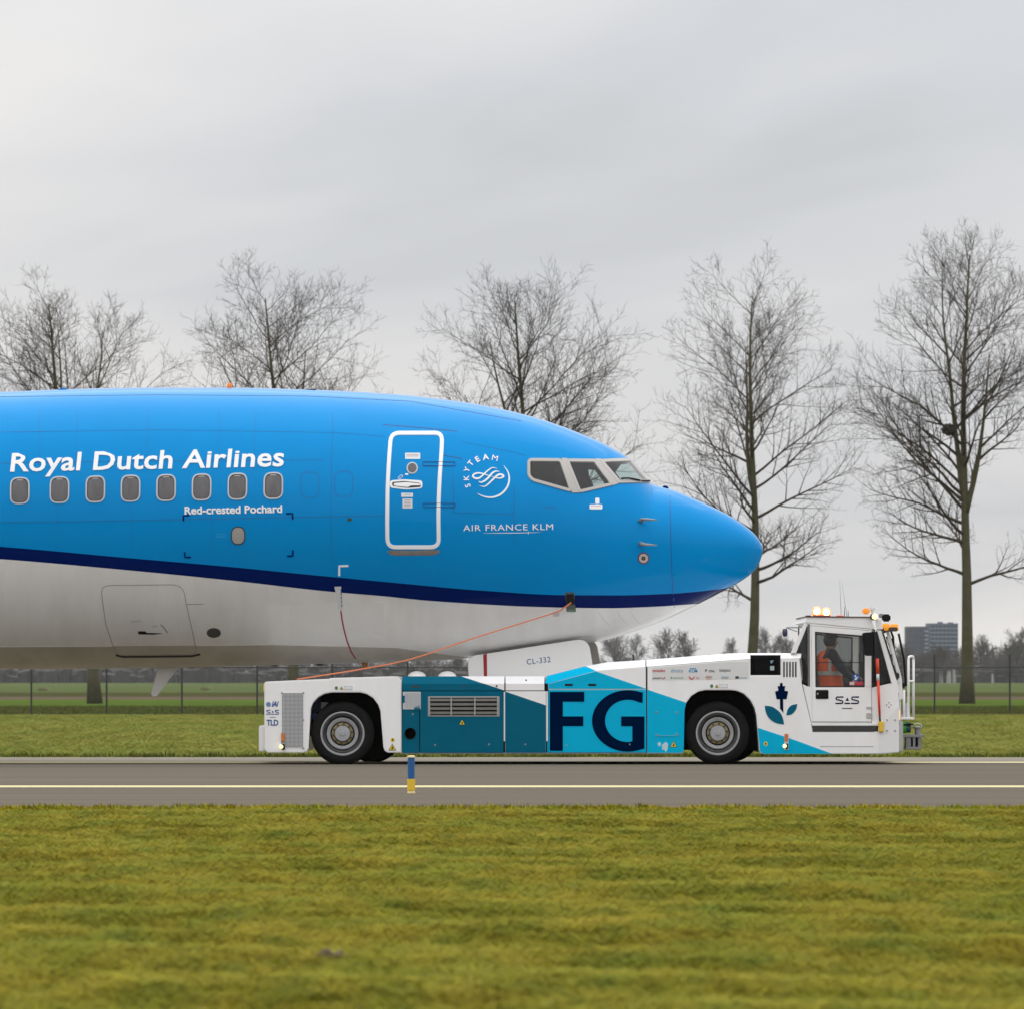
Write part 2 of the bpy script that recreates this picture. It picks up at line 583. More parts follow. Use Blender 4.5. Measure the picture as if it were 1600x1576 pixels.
def U(u, v, off=0.0, side=1):
    """hull point at station u and row v, lifted by off; side 1 near, -1 far"""
    v = max(v, fTOP(u) + 0.25)
    t, c, b, w = sect(u)
    l = max(lateral(u, v), .012)
    h = ((c - t) if v < c else (b - c)) * KD
    n = Vector((0.35 if u > 930 else 0.0, -side * l / (w * w), -(v - c) * KD / (h * h)))
    n.normalize()
    return Vector(((u - 800) * KD, D - side * l, EYE - (v - HY) * KD)) + n * off


def build_fuselage(name, u0, mats, shrink, parent, livery=True):
    us = []
    u = u0
    while u < 1185:
        us.append(u)
        u += 60 if u < -60 else (10 if u < 800 else (1.6 if 812 < u < 1026 else 5))
    us += [1186, 1187.5, 1189, 1190.2, 1191.1, 1191.7, 1191.93, 1192]
    if not livery: us = [x for x in us if x < 1040]
    N1, N2, N3, N4 = 110, 8, 26, 12
    bm = bmesh.new()
    rows = []
    for u in us:
        t, c, b, w = sect(u)
        w *= shrink
        t, b = c + (t - c) * shrink, c + (b - c) * shrink

        def th(v):
            v = min(max(v, t + 1e-4), b - 1e-4)
            return math.acos((c - v) / (c - t)) if v < c else math.pi / 2 + math.asin((v - c) / (b - c))
        if u >= 1191.99:
            A, B = math.pi * 0.8, math.pi * 0.9
        else:
            A, B = th(fBLN(u)), th(fNWH(u))
            A = min(A, math.pi - 0.02); B = min(max(B, A + 0.004), math.pi - 0.01)
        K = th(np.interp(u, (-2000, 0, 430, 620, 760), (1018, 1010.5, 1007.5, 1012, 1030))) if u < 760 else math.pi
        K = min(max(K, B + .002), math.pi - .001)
        ths = [A * i / N1 for i in range(N1)] + [A + (B - A) * i / N2 for i in range(N2)] + [B + (K - B) * i / N3 for i in range(N3)] + [K + (math.pi - K) * i / N4 for i in range(N4 + 1)]
        row = []
        for side in (1, -1):
            rr = []
            for a in ths:
                cs, sn = math.cos(a), math.sin(a)
                v = c - (c - t) * cs if cs > 0 else c - (b - c) * cs
                rr.append((bm.verts.new(((u - 800) * KD, D - side * w * sn, EYE - (v - HY) * KD)), u, v, w * sn))
            row.append(rr)
        rows.append(row)
    for r0, r1 in zip(rows, rows[1:]):
        um = (r0[0][0][1] + r1[0][0][1]) / 2
        for s in (0, 1):
            for i in range(len(r0[s]) - 1):
                q = (r0[s][i], r0[s][i + 1], r1[s][i + 1], r1[s][i])
                if 815 < um < 1025:
                    vm = sum(k[2] for k in q) / 4; lm = sum(k[3] for k in q) / 4
                    if vm < 790:
                        if poly_in((um, vm), W3uv) or poly_in((um, vm), W2uv) or poly_in((um, vm), WIN1uv): continue
                f = bm.faces.new([k[0] for k in q])
                f.smooth = True
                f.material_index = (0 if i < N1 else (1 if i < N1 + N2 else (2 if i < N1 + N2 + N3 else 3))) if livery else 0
    bmesh.ops.remove_doubles(bm, verts=bm.verts, dist=2e-5)
    bmesh.ops.dissolve_degenerate(bm, edges=bm.edges, dist=1e-6)
    return from_bm(name, bm, mats, parent)


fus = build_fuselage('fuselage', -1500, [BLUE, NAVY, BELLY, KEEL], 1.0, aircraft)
build_fuselage('cockpit_lining', 760, [GREYL], 0.965, aircraft, livery=False)


def densify(pts, step, closed=True):
    out = []
    n = len(pts)
    for i in range(n if closed else n - 1):
        a, b = Vector(pts[i]), Vector(pts[(i + 1) % n])
        k = max(1, int((b - a).length / step))
        for j in range(k): out.append(tuple(a + (b - a) * j / k))
    if not closed: out.append(tuple(pts[-1]))
    return out


def offset_poly(pts, d, closed=True):
    """move each point of a path sideways by d px"""
    out = []
    n = len(pts)
    for i in range(n):
        if closed: a, b = Vector(pts[i - 1]), Vector(pts[(i + 1) % n])
        else: a, b = Vector(pts[max(i - 1, 0)]), Vector(pts[min(i + 1, n - 1)])
        t = (b - a)
        if t.length < 1e-9: t = Vector((1, 0))
        t.normalize()
        out.append((pts[i][0] + t.y * d, pts[i][1] - t.x * d))
    return out


def ribbon(name, pts, width, m, parent, off=0.006, closed=True, step=5.0, taper=False, fn=S):
    """raised band of the given width (px) that follows the hull along a path of photo pixels"""
    P = densify(pts, step, closed)
    n = len(P)
    cols = []
    for k, (e, o) in enumerate(((-.5, -0.004), (-.42, off), (.42, off), (.5, -0.004))):
        if taper:
            q = []
            for i in range(n):
                wd = width * math.sin(math.pi * min(max((i + 0.35) / (n - 0.3), 0), 1)) ** 0.6
                a, b = Vector(P[max(i - 1, 0)]), Vector(P[min(i + 1, n - 1)])
                t = (b - a).normalized()
                q.append((P[i][0] + t.y * e * wd, P[i][1] - t.x * e * wd))
        else:
            q = offset_poly(P, e * width, closed)
        cols.append([fn(x, y, o) for x, y in q])
    V = [p for c in cols for p in c]
    Fc = []
    for c in range(3):
        for i in range(n if closed else n - 1):
            j = (i + 1) % n
            Fc.append((c * n + i, c * n + j, (c + 1) * n + j, (c + 1) * n + i))
    bm = bmesh.new()
    vs = [bm.verts.new(p) for p in V]
    for f in Fc: bm.faces.new([vs[i] for i in f])
    o = from_bm(name, bm, m, parent)
    return o


def patch(name, pts, m, parent, off=0.006, rings=3, fn=S, depth=0.006):
    """low pad that covers a convex outline on the hull"""
    n = len(pts)
    cx = sum(p[0] for p in pts) / n; cy = sum(p[1] for p in pts) / n
    V = [fn(cx, cy, off)]
    for r in range(1, rings + 1):
        k = r / rings
        V += [fn(cx + (x - cx) * k, cy + (y - cy) * k, off) for x, y in pts]
    V += [fn(x, y, off - depth) for x, y in pts]
    Fc = [(0, 1 + i, 1 + (i + 1) % n) for i in range(n)]
    for r in range(rings):
        for i in range(n):
            a, b = 1 + r * n + i, 1 + r * n + (i + 1) % n
            Fc.append((a, a + n, b + n, b))
    bm = bmesh.new()
    vs = [bm.verts.new(p) for p in V]
    for f in Fc: bm.faces.new([vs[i] for i in f])
    return from_bm(name, bm, m, parent)


def islands(n, faces):
    """split faces into connected glyph pieces"""
    root = list(range(n))
    def find(a):
        while root[a] != a:
            root[a] = root[root[a]]; a = root[a]
        return a
    for q in faces:
        for k in q[1:]: root[find(k)] = find(q[0])
    out = {}
    for q in faces: out.setdefault(find(q[0]), []).append(q)
    return list(out.values())


def letters(name, pf, fn, m, parent):
    """a line of lettering: an empty with one flat mesh for each glyph"""
    pts, f = pf
    g = bpy.data.objects.new(name, None); COL.objects.link(g); g.parent = parent
    for isl in islands(len(pts), f):
        ids = sorted({k for q in isl for k in q})
        mp = {k: i for i, k in enumerate(ids)}
        from_data('letter', [fn(*pts[k]) for k in ids], [tuple(mp[k] for k in q) for q in isl], m, g)
    return g


def on_hull(name, pf, m, parent, off=0.009):
    if name != 'letter': return letters(name, pf, lambda x, y: S(x, y, off), m, parent)
    pts, f = pf
    return from_data(name, [S(x, y, off) for x, y in pts], f, m, parent)


def ell(cx, cy, rx, ry, n=24, p=2.0):
    out = []
    for i in range(n):
        a = 2 * math.pi * i / n
        c, s = math.cos(a), math.sin(a)
        out.append((cx + rx * math.copysign(abs(c) ** (2 / p), c), cy + ry * math.copysign(abs(s) ** (2 / p), s)))
    return out


# cockpit glazing
def frame_on_hull(poly, wd, name='cockpit_window', paneoff=0.002):
    fr = ribbon(name, poly, wd, TAN, aircraft, off=0.016, step=4)
    p_ = patch('pane', densify(poly, 3), COCKGLASS, fr, off=paneoff, rings=6, depth=0.0)
    p_.data.polygons.foreach_set('use_smooth', [True] * len(p_.data.polygons))
    return fr


frame_on_hull(WIN3, 5.2)
frame_on_hull(WIN2, 5.2)
for post in ([(877, 716.6), (885.5, 716.8), (905, 770), (893.5, 770)], [(929.5, 717.5), (938.5, 717.8), (966.5, 755.5), (957, 759)]):
    patch('window_post', densify(post, 3), TAN, aircraft, off=0.013, rings=4, depth=0.014)


def mirror_hull(poly, wd):
    def fn(x, y, off=0.0):
        p = S(x, y, off)
        return Vector((p.x, 2 * D - p.y, p.z))
    fr = ribbon('cockpit_window', poly, wd, TAN, aircraft, off=0.016, step=4, fn=fn)
    patch('pane', densify(poly, 3), COCKGLASS, fr, off=0.002, rings=6, fn=fn, depth=0.0)


mirror_hull(WIN3, 5.2)
mirror_hull(WIN2, 5.2)
for sd in (1, -1):
    fn = lambda x, y, off=0.0, q=sd: U(x, y, off, q)
    fr = ribbon('windshield', WIN1uv, 5.5, TAN, aircraft, off=0.016, step=2.5, fn=fn)
    G = 12
    V = []
    for j in range(G + 1):
        for i in range(G + 1):
            a_, b_ = i / G, j / G
            p = [(WIN1uv[0][k] * (1 - a_) + WIN1uv[1][k] * a_) * (1 - b_) + (WIN1uv[3][k] * (1 - a_) + WIN1uv[2][k] * a_) * b_ for k in (0, 1)]
            V.append(fn(p[0], p[1], 0.004))
    Fc = [(j * (G + 1) + i, j * (G + 1) + i + 1, (j + 1) * (G + 1) + i + 1, (j + 1) * (G + 1) + i) for j in range(G) for i in range(G)]
    from_data('pane', V, Fc, COCKGLASS, fr, True)
    path = [fn(968 + 46 * i / 8, 752.5 + .3 * i - 1.2 * math.sin(i * .8), 0.03) for i in range(9)]
    tube('wiper', path, 0.012, BLACK, aircraft, 6)

# flight deck fittings seen through the panes, and added sky blockers
for sd in (1, -1):
    st = bpy.data.objects.new('pilot_seat', None); COL.objects.link(st); st.parent = aircraft
    yc = D - sd * 0.52
    xs = (862 - 800) * KD
    box('seat_back', (xs, yc - .24, 3.05), (xs + .14, yc + .24, 4.02), DGREY, st, 0.05)
    box('headrest', (xs + .02, yc - .13, 4.05), (xs + .13, yc + .13, 4.27), DGREY, st, 0.04)
    box('seat_cushion', (xs + .1, yc - .24, 2.95), (xs + .6, yc + .24, 3.1), DGREY, st, 0.05)
xg = (938 - 800) * KD
box('glare_shield', (xg, D - .80, 3.60), (xg + .38, D + .80, 3.68), BLACK, aircraft, 0.03)
box('instrument_panel', (xg + .10, D - .7, 2.9), (xg + .2, D + .7, 3.6), DGREY, aircraft, 0.01)
box('overhead_panel', ((880 - 800) * KD, D - .4, 4.20), ((940 - 800) * KD, D + .4, 4.3), DGREY, aircraft, 0.02)
SKYBLOCK = mat('sky_block', (.016, .022, .032), .8)
def far_patch(name, poly, lift=-.03):
    def fn(x, y, off=0.0):
        p = S(x, y, off)
        return Vector((p.x, 2 * D - p.y, p.z))
    return patch(name, densify(poly, 6), SKYBLOCK, aircraft, off=lift, rings=3, fn=fn, depth=0.008)
far_patch('sky_blocker', [(822, 715), (878, 716), (896, 771), (828, 754)])  # made-up dark panels that stop sky showing through the far panes
far_patch('sky_blocker', [(882, 716), (921, 716), (924, 735), (930, 748), (934, 762), (903, 772)])
far_patch('sky_blocker', [(934, 717), (976, 717), (963, 728), (976, 745), (990, 757), (962, 757)])
bm = bmesh.new()
t_, c_, b__, w_ = sect(802)
ring = [bm.verts.new(((802 - 800) * KD, D + .95 * w_ * math.sin(q), EYE - (c_ - .95 * ((c_ - t_) if math.cos(q) > 0 else (b__ - c_)) * math.cos(q) - HY) * KD)) for q in [2 * math.pi * i / 48 for i in range(48)]]
bm.faces.new(ring)
from_bm('cockpit_bulkhead', bm, GREYL, aircraft)
box('cockpit_floor', ((804 - 800) * KD, D - .95, 2.58), ((945 - 800) * KD, D + .95, 2.62), GREYL, aircraft)

# passenger windows
for cx, cy in ((31, 766.7), (93, 765.3), (149, 764.2), (204, 763.1), (259.5, 762.1), (315, 761.1), (371, 760), (427, 759)):
    pts = rpoly([(cx - 15.2, cy - 20.6), (cx + 15.6, cy - 21.2), (cx + 15.2, cy + 20.6), (cx - 15.6, cy + 21.2)], 13, 6)
    w = ribbon('passenger_window', offset_poly(pts, -1.2), 2.6, SILVER, aircraft, off=0.012, step=3)
    patch('pane', offset_poly(pts, -1.6), PAXPANE, w, off=0.003, rings=3)
    ribbon('seal', offset_poly(pts, -3.0), 0.9, mat('seal_dark', (.03, .03, .033), .7, spec=.1), w, off=0.006, step=3)
    patch('shade_grip', rpoly([(cx - 5, cy - 17.6), (cx + 5, cy - 18), (cx + 5, cy - 16.2), (cx - 5, cy - 15.8)], 1, 2), TAN, w, off=0.005, rings=1)
for cx, cy in ((484, 757.5), (537, 756)):
    ribbon('blanked_window', rpoly([(cx - 14, cy - 19.5), (cx + 14, cy - 20), (cx + 14, cy + 19.5), (cx - 14, cy + 20)], 11), 0.9, SEAM, aircraft, off=0.002)

# titles
on_hull('airline_title', text_pts('royal', (15.8, 737), (444, 728.5), 25.5), LETTER, aircraft)
on_hull('aircraft_name', text_pts('pochard', (288.5, 803.3), (441, 800.5), 10.6), LETTER, aircraft)
on_hull('alliance_title', text_pts('afklm', (723.7, 829.3), (864, 827.3), 9.2), LETTER, aircraft)
ribbon('title_underline', [(755, 832.6), (810, 832.2), (845, 831.4)], 1.1, LETTER, aircraft, closed=False, taper=True)
ribbon('title_star', [(825.4, 829.5), (825.6, 834.6)], 1.0, LETTER, aircraft, closed=False, step=2, taper=True)


def zs(x, y): return (715 + x * .05625, 700 + y * .05625)


emblem = bpy.data.objects.new('alliance_emblem', None); COL.objects.link(emblem); emblem.parent = aircraft
for k, c, r, wd in (('S', (280, 1050), 108, 1), ('K', (240, 835), 90, 1), ('Y', (255, 610), 70, 1), ('T', (360, 430), 52, 1), ('E', (550, 320), 33, 1.1), ('A', (775, 262), 10, 1.1), ('M', (1035, 288), -13.5, 1.15)):
    on_hull('letter', letter_pts(k, zs(*c), 8.2, r, wd), LETTER, emblem)
for path, wd in (([(1100, 575), (960, 556), (830, 640), (700, 760), (600, 838), (500, 848), (425, 800), (455, 735), (560, 702), (680, 715), (800, 752), (990, 812)], 3.0),
                 ([(1160, 660), (1060, 652), (960, 705), (850, 830), (740, 920), (650, 958), (580, 930)], 3.2),
                 ([(960, 800), (1100, 840), (1200, 838), (1275, 795), (1240, 752), (1160, 740), (1080, 785), (960, 895), (840, 1010), (740, 1072), (610, 1055)], 3.2)):
    pp = [tuple(p)[:2] for p in smoothpath([Vector((*zs(*q), 0)) for q in path], 6)]
    ribbon('swirl', pp, wd, LETTER, emblem, closed=False, step=2, taper=True, off=0.008)
pp = [tuple(p)[:2] for p in smoothpath([Vector((*zs(*q), 0)) for q in [(1280, 490), (1400, 680), (1432, 870), (1380, 1080), (1230, 1260), (1050, 1350), (880, 1372), (700, 1335), (545, 1262)]], 6)]
ribbon('crescent', pp, 3.2, LETTER, emblem, closed=False, step=2, taper=True, off=0.008)

# service door
DOOR = [(611, 677), (690.6, 677), (690.2, 700), (687, 745), (685.2, 785), (685, 815), (685.6, 854.5), (605.5, 854.5), (605, 815), (605.6, 760), (608, 715)]
DOOR = rpoly(DOOR[:1] + DOOR[1:], 13, 5)
dr = ribbon('service_door', DOOR, 6.6, LETTER, aircraft, off=0.010, step=4)
patch('porthole', ell(644, 731.5, 8.8, 9.2), SILVER, dr, off=0.008, rings=2)
patch('porthole_glass', ell(644, 731.5, 6.9, 7.2), PAXPANE, dr, off=0.012, rings=2)
patch('handle_recess', rpoly([(609, 751), (630, 749.2), (660, 751), (660, 763), (634, 765), (609, 762)], 5), LETTER, dr, off=0.006, rings=2)
patch('handle_shadow_gap', rpoly([(612.5, 753.5), (632, 752), (657, 755), (657.5, 761), (637, 762.5), (613, 759.5)], 2.5), DGREY, dr, off=0.009, rings=1)
patch('handle', rpoly([(615, 755.5), (631, 754), (638, 754.2), (657, 756.3), (656.5, 758.8), (642, 759), (637, 761.5), (616, 759.3)], 1.5), LETTER, dr, off=0.016, rings=1)
for a in ((633, 708, 656.5, 717.5), (627, 770.2, 645.2, 776.4), (629, 779, 644.3, 794)):
    pl = patch('door_placard', [(a[0], a[1]), (a[2], a[1]), (a[2], a[3]), (a[0], a[3])], LABELW, dr, off=0.004, rings=1)
for y0, n_ in ((710.6, 2), (772.5, 1), (781, 5)):
    for i in range(n_):
        yy = y0 + i * 2.5
        ribbon('print_line', [(635 if y0 < 720 else 631, yy), (654 if y0 < 720 else 642, yy)], 0.8, mat('print_red', (0.33, 0.18, 0.2), .6), dr, off=0.006, closed=False)
patch('door_sill_scuff', rpoly([(605, 859.5), (688, 858.8), (686, 864), (676, 867), (616, 867.5), (607, 865)], 3), mat('scuffed_sill', (0.21, 0.19, 0.17), .6, var=.3, vscale=12), dr, off=0.004, rings=2)
for yy, in ((725,), (789,)):
    ribbon('hinge', rpoly([(661, yy - 3), (711, yy - 3), (711, yy + 3), (661, yy + 3)], 1, 2), 0.8, SEAM, dr, off=0.0105)
ribbon('arrow_mark', rpoly([(621.5, 747), (627, 742), (630, 743.5), (625, 748.5)], 1, 2), 0.8, LETTER, dr)
patch('arrow_tip', rpoly([(633, 740), (638, 740), (638, 742.5), (633, 742.5)], .8, 2), LETTER, dr, rings=1)


def seam(pts, wd=0.9, m=SEAM):
    ribbon('panel_seam', pts, wd, m, aircraft, off=0.0022, closed=False, step=8)


seam([(598, 663.5), (655, 668), (714, 674)], 1.5)
seam([(692, 711.5), (722, 716.5)], 1.5)
seam([(-40, 724.5), (200, 721), (505, 718.5)], 0.7)
seam([(-40, 817), (200, 813), (480, 807.5), (600, 805.5)], 0.9)
seam([(520, 645), (518, 720), (517, 800), (519, 880)], 0.7)
seam([(708, 745), (709, 801), (803, 803)], 0.7)
seam([(803, 760), (803, 803), (805, 850)], 0.6)
seam([(1047, 766), (1047, 800), (1048, 837), (1050, 900), (1051.5, 925), (1054, 948)], 1.4)
for xx in (62, 120, 232, 343, 399): seam([(xx, 640), (xx - 1.5, 735)], 0.4)
for xx in (90, 205, 330): seam([(xx, 790), (xx + .6, 860)], 0.4)
seam([(-40, 676), (250, 672), (520, 676), (600, 682)], 0.5)
seam([(720, 690), (800, 706), (822, 712)], 0.5)
seam([(848, 792), (870, 793.5)], 1.0)
seam([(-40, 620.5), (250, 617), (480, 619), (640, 627), (815, 658)], 0.8)
seam([(-40, 1010), (90, 1009.5), (176, 1009)], 1.0, mat('pale_seam', (0.62, .61, .59), .5))
seam([(308, 1008), (430, 1006.5)], 1.0, MATS['pale_seam'])
seam([(291, 943.5), (318, 943)], 0.9, SEAMW)
patch('repair_panel', densify([(452, 941), (600, 941), (600, 1004), (452, 1005)], 12), mat('clean_belly_paint', (0.675, .675, .66), .36, coat=.4, var=.06, vscale=3), aircraft, off=0.0015, rings=6, depth=0.001)
for x in (955, 985, 1006):   # faint stain lines under the nose
    ribbon('stain_line', [(x - 22, 953), (x - 12, 968), (x - 2, 976)], 1.1, mat('stain', (0.52, 0.51, 0.48), .5), aircraft, off=0.002, closed=False, step=4, taper=True)

# corner marks, ports, probes
def corner(pts, m, wd=3.0): ribbon('corner_mark', pts, wd, m, aircraft, off=0.005, closed=False, step=3)
corner([(286.5, 814), (286.5, 805.5), (296, 805)], NAVY); corner([(447, 802.5), (457, 802), (457.4, 811.5)], NAVY)
corner([(288.5, 862), (289, 870.4), (298.5, 870)], NAVY); corner([(448.5, 868.5), (457.6, 868), (457.6, 858.5)], NAVY)
corner([(530, 899), (530, 884), (544.5, 883.5)], LETTER, 3.4)
pt = patch('service_port', ell(372, 836.5, 11.5, 14.5, p=2.6), mat('port_rim', (0.006, 0.012, .03), .5), aircraft, off=0.005, rings=2)
patch('port_cover', ell(372, 836.5, 9.7, 12.6, p=2.6), mat('port_grey', (0.33, .32, .31), .5, var=.2), pt, off=0.009, rings=2)
for i in range(3):
    ribbon('port_caption', [(337, 834.5 + i * 2.4), (354, 834 + i * 2.4)], 1.0, mat('cyan_ink', (0, .3, .6), .5), aircraft, off=0.003, closed=False)
patch('small_vent', ell(546, 811.5, 4, 2.8), mat('vent_green', (0.02, .05, .03), .6), aircraft, rings=2)
sp = patch('static_port', ell(1005.3, 871.6, 9.2, 9.2), mat('port_ring', (0.10, .01, .07), .5), aircraft, off=0.005, rings=2)
patch('port_face', ell(1005.3, 871.6, 7.2, 7.2), mat('port_face', (0.5, .46, .42), .4), sp, off=0.008, rings=2)
patch('port_hole', ell(1005.0, 871.6, 3.2, 3.2, 16), BLACK, sp, off=0.011, rings=1)
patch('print_line', ell(1005.0, 871.6, 1.3, 1.3, 10), HUBY, sp, off=0.013, rings=1)
for py in (814.6, 850.0):
    pr = bpy.data.objects.new('pitot_probe', None); COL.objects.link(pr); pr.parent = aircraft
    a = S(1000, py - 1.2, -0.02); b = S(1003, py, 0.11)
    tube('mast', [a, b], [0.035, 0.02], GREY, pr, 8)
    tube('probe_tube', [b + Vector((-.06, 0, 0.005)), b + Vector((0.08, 0, -.005)), b + Vector((.18, 0, -.012))], [0.02, .016, .006], GREY, pr, 8)
patch('placard', rpoly([(921, 788), (941, 788), (941, 795.5), (921, 795.5)], 1.5, 2), LETTER, aircraft, rings=1)
patch('placard', rpoly([(930, 778), (936.3, 778), (936.3, 787), (930, 787)], 1.0, 2), LETTER, aircraft, rings=1)
ribbon('print_line', [(923, 790.5), (939, 790.5)], 1.0, mat('pale_red_print', (.62, .36, .36), .6), aircraft, off=0.0075, closed=False)

# silver gauge plate and red turn limit stripe
patch('gauge_plate', [(522.6, 916), (533, 915.6), (535.3, 951.5), (527.5, 952.3)], mat('gauge_grey', (.60, .61, .62), .45), aircraft, off=0.004, rings=2)
for i in range(5):
    patch('gauge_tick', [(532 + i * .35, 919 + i * 6), (533.2 + i * .35, 919 + i * 6), (533.6 + i * .35, 923 + i * 6), (532.4 + i * .35, 923 + i * 6)], INK, aircraft, off=0.006, rings=1)
ribbon('turn_limit_stripe', [(532.5, 953), (534.5, 968), (537.8, 984), (542, 1000), (548, 1016), (554, 1026.5), (560.5, 1033.5)], 2.4, REDST, aircraft, off=0.004, closed=False)

# cargo door, vent, antennas
CARGO = [(158.5, 926), (160, 918), (168, 914), (272, 912.8), (282, 916), (288, 925), (291, 943), (298, 974), (307, 1016), (303, 1022), (185, 1023), (177, 1010), (165, 974)]
cg = ribbon('cargo_door', rpoly(CARGO, 3, 3), 1.0, SEAMW, aircraft, off=0.002, step=5)
ribbon('lower_gap', [(181, 1022.8), (192, 1025.4), (248, 1025), (300, 1024.4), (313, 1021.3)], 3.4, mat('dark_gap', (0.02, .014, .01), .8), cg, off=0.003, closed=False)
patch('latch', rpoly([(216, 985.5), (227, 985.5), (228, 988), (254, 988.6), (240, 990.4), (216, 989.8)], 1, 2), BLACK, cg, off=0.004, rings=1)
ribbon('latch_guide', [(251, 975), (257, 981), (262, 988)], 1.0, DGREY, cg, off=0.003, closed=False)
ribbon('latch_mark', [(205, 970), (221, 969)], 1.4, mat('faded_print', (.42, .41, .40), .6), cg, off=0.003, closed=False)
ribbon('latch_mark', [(238, 978.5), (247, 977)], 1.2, MATS['faded_print'], cg, off=0.003, closed=False)
patch('outflow_vent', ell(334, 988, 11, 7.6), mat('vent_dark', (.055, .05, .047), .6), aircraft, off=0.003, rings=2)


def blade(name, pts, Y, th, m, parent):
    return plate(name, [(800 + (p[0] - 800) * (Y / YN) * (YN / Y), p[1]) for p in pts], Y, th, m, parent, bevel=0.004)


# blade antenna under the belly (the plane of symmetry: photo px scaled to its depth)
def cplate(name, pts, Yc, th, m, parent, bevel=0.004):
    bm = bmesh.new()
    a = [bm.verts.new((X_of(x, Yc), Yc - th / 2, Z_of(y, Yc))) for x, y in pts]
    f = bm.faces.new(a)
    r = bmesh.ops.extrude_face_region(bm, geom=[f])
    for g in r['geom']:
        if isinstance(g, bmesh.types.BMVert): g.co.y += th
    bmesh.ops.recalc_face_normals(bm, faces=bm.faces)
    if bevel: bmesh.ops.bevel(bm, geom=[e for e in bm.edges], offset=bevel, segments=2, affect='EDGES')
    return from_bm(name, bm, m, parent)


cplate('blade_antenna', [(247, 1040), (281, 1040), (268, 1056), (246, 1086), (243, 1087.5), (237, 1086.5), (236, 1084)], D, 0.05, mat('antenna_white', (.62, .61, .60), .4), aircraft, 0.012)
vlathe('lower_beacon', [(0.03, .12), (.05, .08), (.05, 0.02), (.02, -.02), (0, -.03)], (X_of(570, D), D, Z_of(1042, D)), mat('beacon_amber', (.35, .14, .01), .3, coat=.5), aircraft)
vlathe('roof_beacon', [(0.05, -.04), (.04, .02), (.035, .06), (0.02, .08), (0, .085)], (X_of(358.5, D), D, Z_of(607.5, D)), ORANGE, aircraft)
cplate('roof_antenna', [(471, 611), (474, 609.3), (494, 608.3), (495, 612)], D, .3, DARK, aircraft, 0.01)
cplate('roof_fairing', [(89, 610), (96, 607.6), (104, 607.2), (108, 610)], D, .3, BLUE, aircraft, 0.005)
cplate('rain_deflector', [(1034, 762), (1037, 758.5), (1043, 759.5), (1046, 765)], D, .08, NAVY, aircraft, 0.004)
for px, py in ((430, 1038), (500, 1036.5), (300, 1041)):
    cplate('drain_mast', [(px - 7, py - 1), (px + 7, py - 1), (px + 4, py + 2.4), (px - 5, py + 2.4)], D, .1, DGREY, aircraft, 0.004)

# strap socket (open dark hatch)
hk = patch('strap_socket', rpoly([(883, 925), (897, 924.5), (900, 955), (885, 955)], 1.5, 2), mat('socket_rim', (.06, .08, .06), .6), aircraft, off=0.006, rings=2)
patch('socket_hole', rpoly([(884.3, 927.5), (896, 927), (898, 943), (885.6, 944)], 1, 2), BLACK, hk, off=0.009, rings=1)
patch('socket_lip', rpoly([(885.3, 951.5), (898, 951), (898.5, 954), (886, 954.5)], 1, 2), mat('lip_green', (.12, .2, .14), .5), hk, off=0.01, rings=1)
for i in range(3):
    ribbon('socket_caption', [(864, 957 + i * 2.3), (874, 956.6 + i * 2.3)], 1.2, mat('caption_grey', (.36, .33, .32), .6), aircraft, off=0.003, closed=False)

# nose gear doors and gear
GD = rpoly([(731, 1040), (732.5, 1030), (741, 1023), (780, 1017.5), (840, 1008), (904, 998.3), (914, 1000), (921, 1008), (926, 1037), (930, 1060), (733, 1060)], 4, 3)
GDm = mat('gear_door_white', (.74, .74, .735), .38, coat=.3)
gd = cplate('nose_gear_door', GD, D - 0.55, 0.05, GDm, aircraft, 0.006)
gd2 = cplate('nose_gear_door', [(x + 12, y - 0.5) for x, y in GD], D + 0.5, 0.05, mat('gear_door_inside', (.40, .37, .34), .6), aircraft, 0.006)


def on_door(Yd):
    return lambda x, y, off=0.0: Vector((X_of(x, Yd), Yd - off, Z_of(y, Yd)))


fd = on_door(D - 0.575)
patch('red_band', [(755, 1021.5), (760.8, 1020.6), (761.2, 1058), (756, 1058)], REDST, gd, off=0.004, rings=1, fn=fd)
pts, f = text_pts('reg', (823.5, 1037.6), (860.5, 1033.4), 8.6)
for q in islands(len(pts), f):
    ids = sorted({k for w_ in q for k in w_}); mp_ = {k: i for i, k in enumerate(ids)}
    from_data('letter', [fd(*pts[k], 0.004) for k in ids], [tuple(mp_[k] for k in w_) for w_ in q], INK, gd)
ng = bpy.data.objects.new('nose_gear', None); COL.objects.link(ng); ng.parent = aircraft
tube('strut', [(X_of(848, D), D, Z_of(1015, D)), (X_of(838, D), D, Z_of(1112, D))], 0.09, SILVER, ng, 16)
for s in (-1, 1):
    lathe('nose_wheel', [(0.12, -.09), (.27, -.1), (.33, -.06), (.34, 0), (.33, .06), (.27, .1), (.12, .09)], (X_of(838, D), D + s * .2, Z_of(1112, D)), TYRE, ng)

# =================================================================== THE TRACTOR
tug = thing('towing_tractor', 'white, teal and cyan aircraft tractor with big FG lettering under the airliner nose', 'tow tractor')
TW = 4.0


def far_twin(o):
    """mirrored copy of a side part on the far flank"""
    me = o.data.copy()
    me.transform(Matrix.Translation((0, 2 * (YN + TW / 2), 0)) @ Matrix.Scale(-1, 4, (0, 1, 0)))
    me.flip_normals()
    c = bpy.data.objects.new(o.name.split('.')[0], me)
    COL.objects.link(c); c.parent = o.parent
    return c


